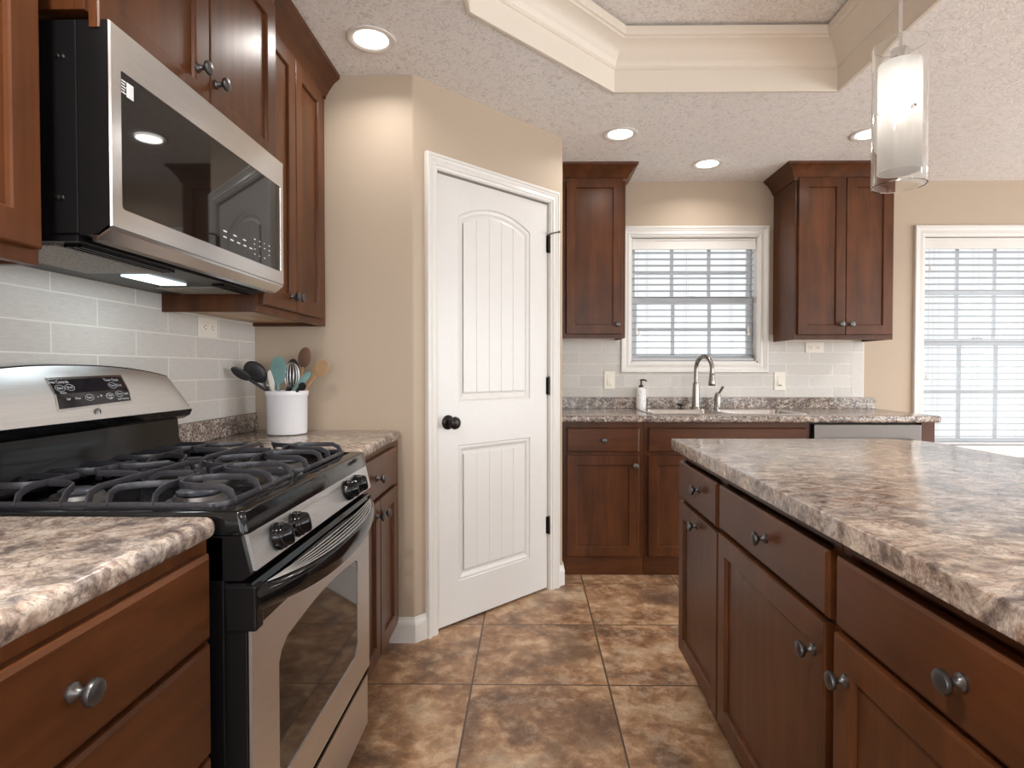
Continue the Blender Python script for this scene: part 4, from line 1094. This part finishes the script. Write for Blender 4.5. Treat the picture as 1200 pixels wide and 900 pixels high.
for rad in (0.0105, 0.0085): tube(bm, [c+Vector((0, rad*math.cos(t), rad*math.sin(t))) for t in [2*PI*k/20 for k in range(21)]], 0.0006, 5, False)
tube(bm, [c+Vector((0, 0.005*math.cos(t)*(1-0.1*k), 0.006*math.sin(t))) for k, t in enumerate([0.5+PI*1.6*k/9 for k in range(10)])], 0.0007, 5)
part_label(obj('maker_badge', bm, M_slot, bg), 'small dark round badge below the keypad')

# ------------------------------------------------------------------ microwave
MY0, MY1 = 1.062, 1.808; MX = -0.775; MZ0, MZ1 = 1.429, 1.815
r = thing('microwave', 'stainless over-the-range microwave hung above the gas range', 'microwave', (-0.98, 1.435, 1.40))
bm = BM(); box(bm, XL+0.012, -0.838, MY0, MY1, 1.422, MZ1, 0.002); obj('case', bm, M_blackm, r)
bm = BM(); prof_y(bm, [(-0.837, MZ0-0.010), (-0.800, MZ0-0.010), (MX-0.004, MZ0+0.004), (MX-0.004, MZ1), (-0.837, MZ1)], MY0+0.001, MY1-0.001); dd = obj('door', bm, M_blackm, r)
# stainless skin with window opening
bm = BM()
wy0, wy1, wz0, wz1 = 1.090, 1.788, 1.474, 1.736
def mring(x, i): 
    return [Vector((x, MY0+0.001+i, MZ0+0.006+i)), Vector((x, MY1-0.001-i, MZ0+0.006+i)), Vector((x, MY1-0.001-i, MZ1-i)), Vector((x, MY0+0.001+i, MZ1-i))]
def wring(x, i): return [Vector((x, y, z)) for y, z in arc_pts(wy0+0.008+i, wz0+0.008+i, 0.008, 180, 270, 4)+arc_pts(wy1-0.004-i, wz0+0.004+i, 0.004, 270, 360, 4)+arc_pts(wy1-0.004-i, wz1-0.004-i, 0.004, 0, 90, 4)+arc_pts(wy0+0.004+i, wz1-0.004-i, 0.004, 90, 180, 4)]
o0 = [bm.verts.new(p) for p in mring(MX-0.004, 0)]; o1 = [bm.verts.new(p) for p in mring(MX, 0.0015)]; w0_ = [bm.verts.new(p) for p in wring(MX, 0)]; w1_ = [bm.verts.new(p) for p in wring(MX-0.003, 0.001)]
for i in range(4): bm.faces.new((o0[i], o0[(i+1) % 4], o1[(i+1) % 4], o1[i]))
for i in range(len(w0_)): bm.faces.new((w0_[i], w0_[(i+1) % len(w0_)], w1_[(i+1) % len(w0_)], w1_[i]))
es = [bm.edges.get((o1[i], o1[(i+1) % 4])) for i in range(4)]+[bm.edges.get((w0_[i], w0_[(i+1) % len(w0_)])) for i in range(len(w0_))]
bmesh.ops.triangle_fill(bm, edges=es, use_beauty=True)
obj('steel_frame', bm, M_steel_m, dd)
bm = BM(); prof_y(bm, [(MX-0.002, MZ0+0.005), (MX-0.004, MZ0+0.000), (-0.802, MZ0-0.018), (-0.812, MZ0-0.022), (-0.812, MZ0-0.010), (-0.800, MZ0-0.006), (MX-0.008, MZ0+0.008)], MY0+0.001, MY1-0.001); obj('lower_chin', bm, M_steel_m, dd)
bm = BM(); box(bm, MX-0.0045, MX-0.0022, wy0+0.001, wy1-0.001, wz0+0.001, wz1-0.001); win = obj('door_window', bm, M_mglass, dd)
# printed marks on the window
bm = BM(); random.seed(3)
for row, n_, z in ((0, 3, 1.520), (1, 5, 1.505)):
    for k in range(n_):
        y = 1.455+k*(0.050 if row == 0 else 0.034); box(bm, MX-0.0023, MX-0.0016, y, y+0.016, z, z+0.0035)
for k in range(4):
    for j in range(4):
        if random.random() < 0.75: box(bm, MX-0.0023, MX-0.0016, 1.618+k*0.030, 1.621+k*0.030+random.random()*0.006, 1.494+j*0.014, 1.4965+j*0.014)
obj('touch_legends', bm, M_white_print, win)
bm = BM(); box(bm, MX-0.0023, MX-0.0012, 1.1085, 1.127, 1.694, 1.722); stk = part_label(obj('sticker', bm, M_white_print, win), 'white and black sticker in the window corner')
bm = BM()
for j in range(5): box(bm, MX-0.0023, MX-0.0016, 1.0935, 1.1060-0.002*(j % 2), 1.697+j*0.0055, 1.6995+j*0.0055)
obj('fine_print', bm, M_white_print, stk)
for z in (1.748, 1.488):
    for x in (-0.872, -0.864):
        bm = BM(); lathe(bm, [(0.0045, 0), (0.004, 0.002), (0.001, 0.003)], (x if z > 1.6 else x-0.004, MY0, z), (0,-1,0), 10); obj('screw', bm, M_steel_m, r, smooth=True)
# underside: two mesh filters, ribs, lamp, vent
bm = BM(); box(bm, XL+0.012, -0.842, MY0+0.004, MY1-0.004, 1.408, 1.422, 0.002); und = obj('underside_tray', bm, M_blackm, r)
for ya, yb in ((1.085, 1.400), (1.650, 1.785)):
    bm = BM(); box(bm, XL+0.10, -0.90, ya, yb, 1.4040, 1.4085, 0.001); part_label(obj('grease_filter', bm, M_filter, und), 'fine metal mesh grease filter')
bm = BM(); box(bm, -1.030, -0.960, 1.440, 1.600, 1.4035, 1.4085, 0.001); part_label(obj('cooktop_lamp', bm, M_hoodlens, und), 'lit cooktop lamp lens')
for ya, yb in ((1.09, 1.38), (1.60, 1.79)):
    bm = BM()
    for x in (-0.888, -0.874, -0.860): box(bm, x, x+0.004, ya, yb, 1.402, 1.4085)
    box(bm, -0.888, -0.856, ya, ya+0.003, 1.402, 1.4085); box(bm, -0.888, -0.856, yb-0.003, yb, 1.402, 1.4085)
    obj('vent_grille', bm, M_blackm, und)

# ------------------------------------------------------------------ island
FI = Fr((0.575, 0, 0), (0,1,0), (-1,0,0)); ID = 0.62
KX = 0.0
units = [(1.700, 2.118+0.035, 'brown island cabinet at the far end, one drawer over one door', 0),
         (1.058, 1.698, 'brown island cabinet in the middle, drawer over a wide door', 1),
         (0.420, 1.056, 'brown island cabinet nearest the camera at lower right', 2),
         (-0.15, 0.418, 'brown island cabinet behind the picture edge at right', 3)]
for a, b, lab, k in units:
    r = thing('island_cabinet', lab, 'cabinet', (0.9, (a+b)/2, 0))
    b2 = min(b, 2.118+0.03)
    base_body(FI, a, b2, ID, r, rails=[(0.685, 0.705)], top=0.871)
    if k == 0:
        drawer(FI, 1.712, 2.139, 0.697, 0.831, r, (1.880, 0.776)); shaker(FI, 1.704, 2.139, 0.130, 0.684, r, (1.905, 0.650))
    elif k == 1:
        drawer(FI, 1.074, 1.690, 0.703, 0.832, r, (1.352, 0.772)); shaker(FI, 1.082, 1.694, 0.130, 0.690, r, (1.122, 0.622))
    elif k == 2:
        drawer(FI, 0.440, 1.046, 0.703, 0.832, r, (0.737, 0.768)); shaker(FI, 0.440, 1.050, 0.130, 0.690, r, (1.008, 0.622))
    else:
        drawer(FI, -0.13, 0.400, 0.703, 0.832, r, (0.135, 0.768)); shaker(FI, -0.13, 0.400, 0.130, 0.690, r, (0.36, 0.622))
    bm = BM(); box(bm, 1.16, 1.178, a, b2, 0.0, 0.871); obj('back_panel', bm, W['z'], r)
IR = 1.436
poly = [(0.529, -0.25), (IR, -0.25)] + arc_pts(IR-0.13, 2.150-0.13, 0.13, 0, 90, 10) + [(0.529, 2.150)]
r = counter('countertop', poly, 'wide stone-look island countertop in the right foreground, glossy', M_granite_i, (0.98, 1.0, CT-0.041), z0=CT-0.041, rr=0.004)

# ------------------------------------------------------------------ crock and utensils
cx0, cy0 = -0.970, 2.285; cz = CT+0.001
r = thing('utensil_crock', 'white ceramic crock of cooking utensils on the left counter', 'crock', (cx0, cy0, cz))
bm = BM(); lathe(bm, [(0.070, 0), (0.075, 0.003), (0.076, 0.010), (0.0775, 0.150), (0.080, 0.153), (0.0815, 0.160), (0.0815, 0.170), (0.079, 0.173), (0.074, 0.171), (0.072, 0.160), (0.070, 0.010), (0.002, 0.008)], (cx0, cy0, cz), seg=40, cap0=True, cap1=True)
obj('crock_body', bm, M_ceramic, r, smooth=True, angle=40)
# (label, head centre pixel-derived x,z,y, head half width, half height, tilt, material, kind)
def head_xz(px, py, y):
    # unproject a photo pixel onto the plane y
    f = 673.7455; a = (px-612.8386)/f; c = -(py-445.2986)/f
    cp, sp = math.cos(-0.0176), math.sin(-0.0176); Y = cp-sp*c; Z = sp+cp*c
    cw, sw = math.cos(-0.0119), math.sin(-0.0119); X = cw*a+sw*Y; Y2 = -sw*a+cw*Y
    t = y/Y2; return X*t, 1.1682+Z*t
def utensil(label, px, py, y, hw, hh, dep, rim, mat, hmat, cat='spoon', tilt=0.0, bowl=True, name='cooking_spoon', taper=0.0):
    """head (ellipsoid, slightly dished) whose neck runs to the crock rim and down into it"""
    x, z = head_xz(px, py, y); c = Vector((x, y, z))
    rm = Vector((cx0+rim[0], cy0+rim[1], cz+0.168)); bt = Vector((cx0-rim[0]*0.4, cy0-rim[1]*0.4, cz+0.014))
    ax = (c-rm).normalized(); side = Vector((0,1,0)).cross(ax).normalized(); nr = side.cross(ax).normalized()
    if nr.y > 0: nr = -nr
    root = thing(name, label, cat, bt)
    bm = BM(); n = 14; rings = []
    for i in range(n+1):
        a = -PI/2+PI*i/n; wv = math.cos(a); h = math.sin(a)
        rings.append([c+ax*hh*h + side*hw*wv*(1-taper*h)*math.cos(t) + nr*(dep*wv*math.sin(t)*(1 if math.sin(t) < 0 else 0.25)) for t in [2*PI*j/18 for j in range(18)]])
    ringbridge(bm, rings, True, True, True)
    obj('head', bm, mat, root, smooth=True, angle=70)
    bm = BM(); tube(bm, [bt, rm, c-ax*hh*0.92], [0.0055, 0.0058, 0.0062], 10); obj('handle', bm, hmat, root, smooth=True)
    return root, c, ax, side, nr
utensil('black nylon ladle in the crock, its round bowl leaning left', 299, 437, 2.27, 0.040, 0.052, 0.030, (-0.064, 0.0), M_blackny, M_blackny, 'ladle', name='ladle')
ro, c, ax, side, nr = utensil('small black nylon spoon sticking out furthest left of the crock', 282, 438, 2.20, 0.018, 0.040, 0.012, (-0.060, -0.03), M_blackny, M_blackny, name='cooking_spoon')
utensil('white silicone spatula in front of the teal spoon', 318, 446, 2.235, 0.012, 0.042, 0.006, (-0.030, -0.055), M_whitesil, M_whitesil, 'spatula', name='silicone_spatula', taper=-0.2)
utensil('teal silicone spoon, the largest head at the front of the crock', 326, 434, 2.24, 0.033, 0.056, 0.010, (-0.012, -0.055), M_teal, M_teal, name='silicone_spoon')
utensil('dark brown wooden spoon standing tallest in the crock', 357, 419, 2.30, 0.027, 0.042, 0.010, (0.035, 0.02), M_darkwood, M_beech, name='wooden_spoon')
utensil('pale wooden spoon leaning out at the right of the crock', 376, 432, 2.28, 0.028, 0.038, 0.010, (0.064, 0.0), M_beech, M_beech, name='wooden_spoon')
utensil('slim teal spatula leaning right beside the pale wooden spoon', 357, 443, 2.26, 0.013, 0.032, 0.005, (0.036, -0.045), M_teal, M_teal, 'spatula', name='silicone_spatula')
utensil('dark short utensil with a rounded head at the right rim of the crock', 354, 453, 2.22, 0.016, 0.020, 0.010, (0.055, -0.048), M_blackny, M_blackny, 'utensil', name='kitchen_tool')
# balloon whisk
x, z = head_xz(342, 440, 2.26); c = Vector((x, 2.26, z)); rm = Vector((cx0+0.012, cy0-0.030, cz+0.168)); bt = Vector((cx0, cy0+0.01, cz+0.014))
root = thing('whisk', 'wire whisk with looped silver wires in the middle of the crock', 'whisk', bt)
bm = BM(); ax = Vector((0,0,1))
for k in range(7):
    a = PI*k/7; s = Vector((math.cos(a), math.sin(a), 0))
    tube(bm, [c+s*0.028*math.cos(t)*(1.0 if True else 0)+ax*(0.052*math.sin(t)) for t in [-PI/2+2*PI*j/20 for j in range(21)]], 0.0013, 6, False)
obj('wire_loops', bm, M_steel_y, root, smooth=True)
bm = BM(); tube(bm, [bt, rm, c-ax*0.030], [0.007, 0.008, 0.010], 12); part_label(obj('handle', bm, M_blackny, root, smooth=True), 'dark handle')
x, z = head_xz(344, 440, 2.315); c = Vector((x, 2.315, z))
utensil('black nylon turner behind the wire whisk', 343, 436, 2.315, 0.028, 0.054, 0.006, (0.006, 0.03), M_blackny, M_blackny, 'turner', name='turner')
x, z = head_xz(308, 452, 2.30)
root = thing('wire_masher', 'bent silver wire tool between the ladle and the crock rim', 'masher', (cx0-0.06, cy0+0.02, cz+0.02))
bm = BM()
for k in range(4):
    o = k*0.012
    tube(bm, [(cx0-0.045, cy0-0.01+o*0.4, cz+0.02), (cx0-0.068+o*0.5, cy0-0.01+o*0.3, cz+0.172), (x+o, 2.28, z), (x-0.02+o*0.5, 2.27, z+0.012)], 0.0014, 6)
obj('wires', bm, M_steel_y, root, smooth=True)

# ------------------------------------------------------------------ lamps
def can(x, y, label, power=1.0, group=None):
    r = thing('recessed_light', label, 'ceiling light', (x, y, ZC), group)
    bm = BM(); lathe(bm, [(0.090, 0.0), (0.090, -0.004), (0.084, -0.006), (0.066, -0.003), (0.064, -0.001)], (x, y, ZC-0.0005), seg=36, cap0=False, cap1=False); obj('trim_ring', bm, M_trim, r, smooth=True, angle=50)
    bm = BM(); lathe(bm, [(0.064, -0.0015), (0.050, -0.006), (0.030, -0.009), (0.002, -0.010)], (x, y, ZC-0.0005), seg=30, cap0=False); obj('lens', bm, M_bulb, r, smooth=True)
    L = bpy.data.lights.new('recessed_light_glow', 'AREA'); L.shape = 'DISK'; L.size = 0.12; L.energy = CAN_POWER*power; L.color = CAN_COLOR; L.spread = math.radians(150)
    o = link(bpy.data.objects.new('light_source', L)); o.parent = r; o.location = (0, 0, -0.016)
can(0.478, 3.065, 'lit recessed ceiling light nearest the pantry door corner')
can(1.074, 3.512, 'lit recessed ceiling light above the sink, in front of the window')
can(1.790, 3.080, 'lit recessed ceiling light partly behind the hanging pendant lamp')
can(-0.598, 2.182, 'lit recessed ceiling light cut by the top edge, above the left counter')
for x, y in ((-0.55, 0.3), (-0.4, -1.4), (1.9, -1.2), (3.4, 0.4), (3.4, 2.4), (3.4, -1.8)):  # unseen ceiling lights added as strong ambient fill
    can(x, y, 'added unseen recessed light brightening the room from behind or beside the camera', power=9.0, group='added unseen fill lights')

px_, py_ = 0.918, 1.45
r = thing('pendant_lamp', 'hanging glass pendant lamp with a frosted inner tube over the island', 'pendant lamp', (px_, py_, TZ))
bm = BM(); lathe(bm, [(0.058, 0), (0.058, -0.008), (0.050, -0.020), (0.012, -0.026), (0.006, -0.030)], (px_, py_, TZ-0.001), seg=28); obj('ceiling_canopy', bm, M_nickel, r, smooth=True)
bm = BM(); tube(bm, [(px_, py_, TZ-0.02), (px_, py_, 1.95)], 0.0042, 10); obj('stem', bm, M_steel_m, r, smooth=True)
bm = BM(); lathe(bm, [(0.006, 0.045), (0.020, 0.043), (0.021, 0.038), (0.021, 0), (0.018, -0.004)], (px_, py_, 1.918), seg=24); obj('lamp_holder', bm, M_steel_m, r, smooth=True, angle=40)
bm = BM()
lathe(bm, [(0.045, 1.925), (0.0475, 1.925), (0.0475, 1.660), (0.045, 1.660)], (px_, py_, 0), seg=40, cap0=False, cap1=False)
V = list(bm.verts)
lathe(bm, [(0.006, 1.925), (0.046, 1.925)], (px_, py_, 0.0005), seg=40, cap0=False, cap1=False)
obj('frosted_shade', bm, M_frost, r, smooth=True, angle=40)
bm = BM()
prof = [(0.0585, 1.625), (0.0605, 1.6255), (0.0605, 1.974), (0.0585, 1.9745), (0.0570, 1.974), (0.0570, 1.626)]
lathe(bm, prof+[prof[0]], (px_, py_, 0), seg=48, cap0=False, cap1=False); bmesh.ops.remove_doubles(bm, verts=bm.verts, dist=1e-5)
obj('clear_glass_cylinder', bm, M_glass, r, smooth=True, angle=40)
bm = BM()
for z in (1.80,):
    for a in (0.0, PI*0.97, PI*1.5):
        d = Vector((math.cos(a), math.sin(a), 0)); tube(bm, [Vector((px_, py_, z))+d*0.046, Vector((px_, py_, z))+d*0.0565], 0.0035, 8)
obj('spacer_pin', bm, M_glass, r, smooth=True)
bm = BM(); lathe(bm, [(0.002, -0.06), (0.014, -0.055), (0.018, -0.035), (0.015, -0.015), (0.010, 0.0)], (px_, py_, 1.908), seg=20); obj('bulb', bm, M_bulb, r, smooth=True)
L = bpy.data.lights.new('pendant_glow', 'POINT'); L.energy = PENDANT_POWER; L.color = (1.0, 0.91, 0.82); L.shadow_soft_size = 0.02
o = link(bpy.data.objects.new('light_source', L)); o.parent = r; o.location = (0, 0, 1.80-TZ)
# cooktop lamp under the microwave
L = bpy.data.lights.new('cooktop_glow', 'AREA'); L.shape = 'RECTANGLE'; L.size = 0.03; L.size_y = 0.16; L.energy = 0.3; L.color = (0.85, 0.96, 1.0)
o = link(bpy.data.objects.new('cooktop_light_source', L)); o.location = (-0.995, 1.52, 1.402)
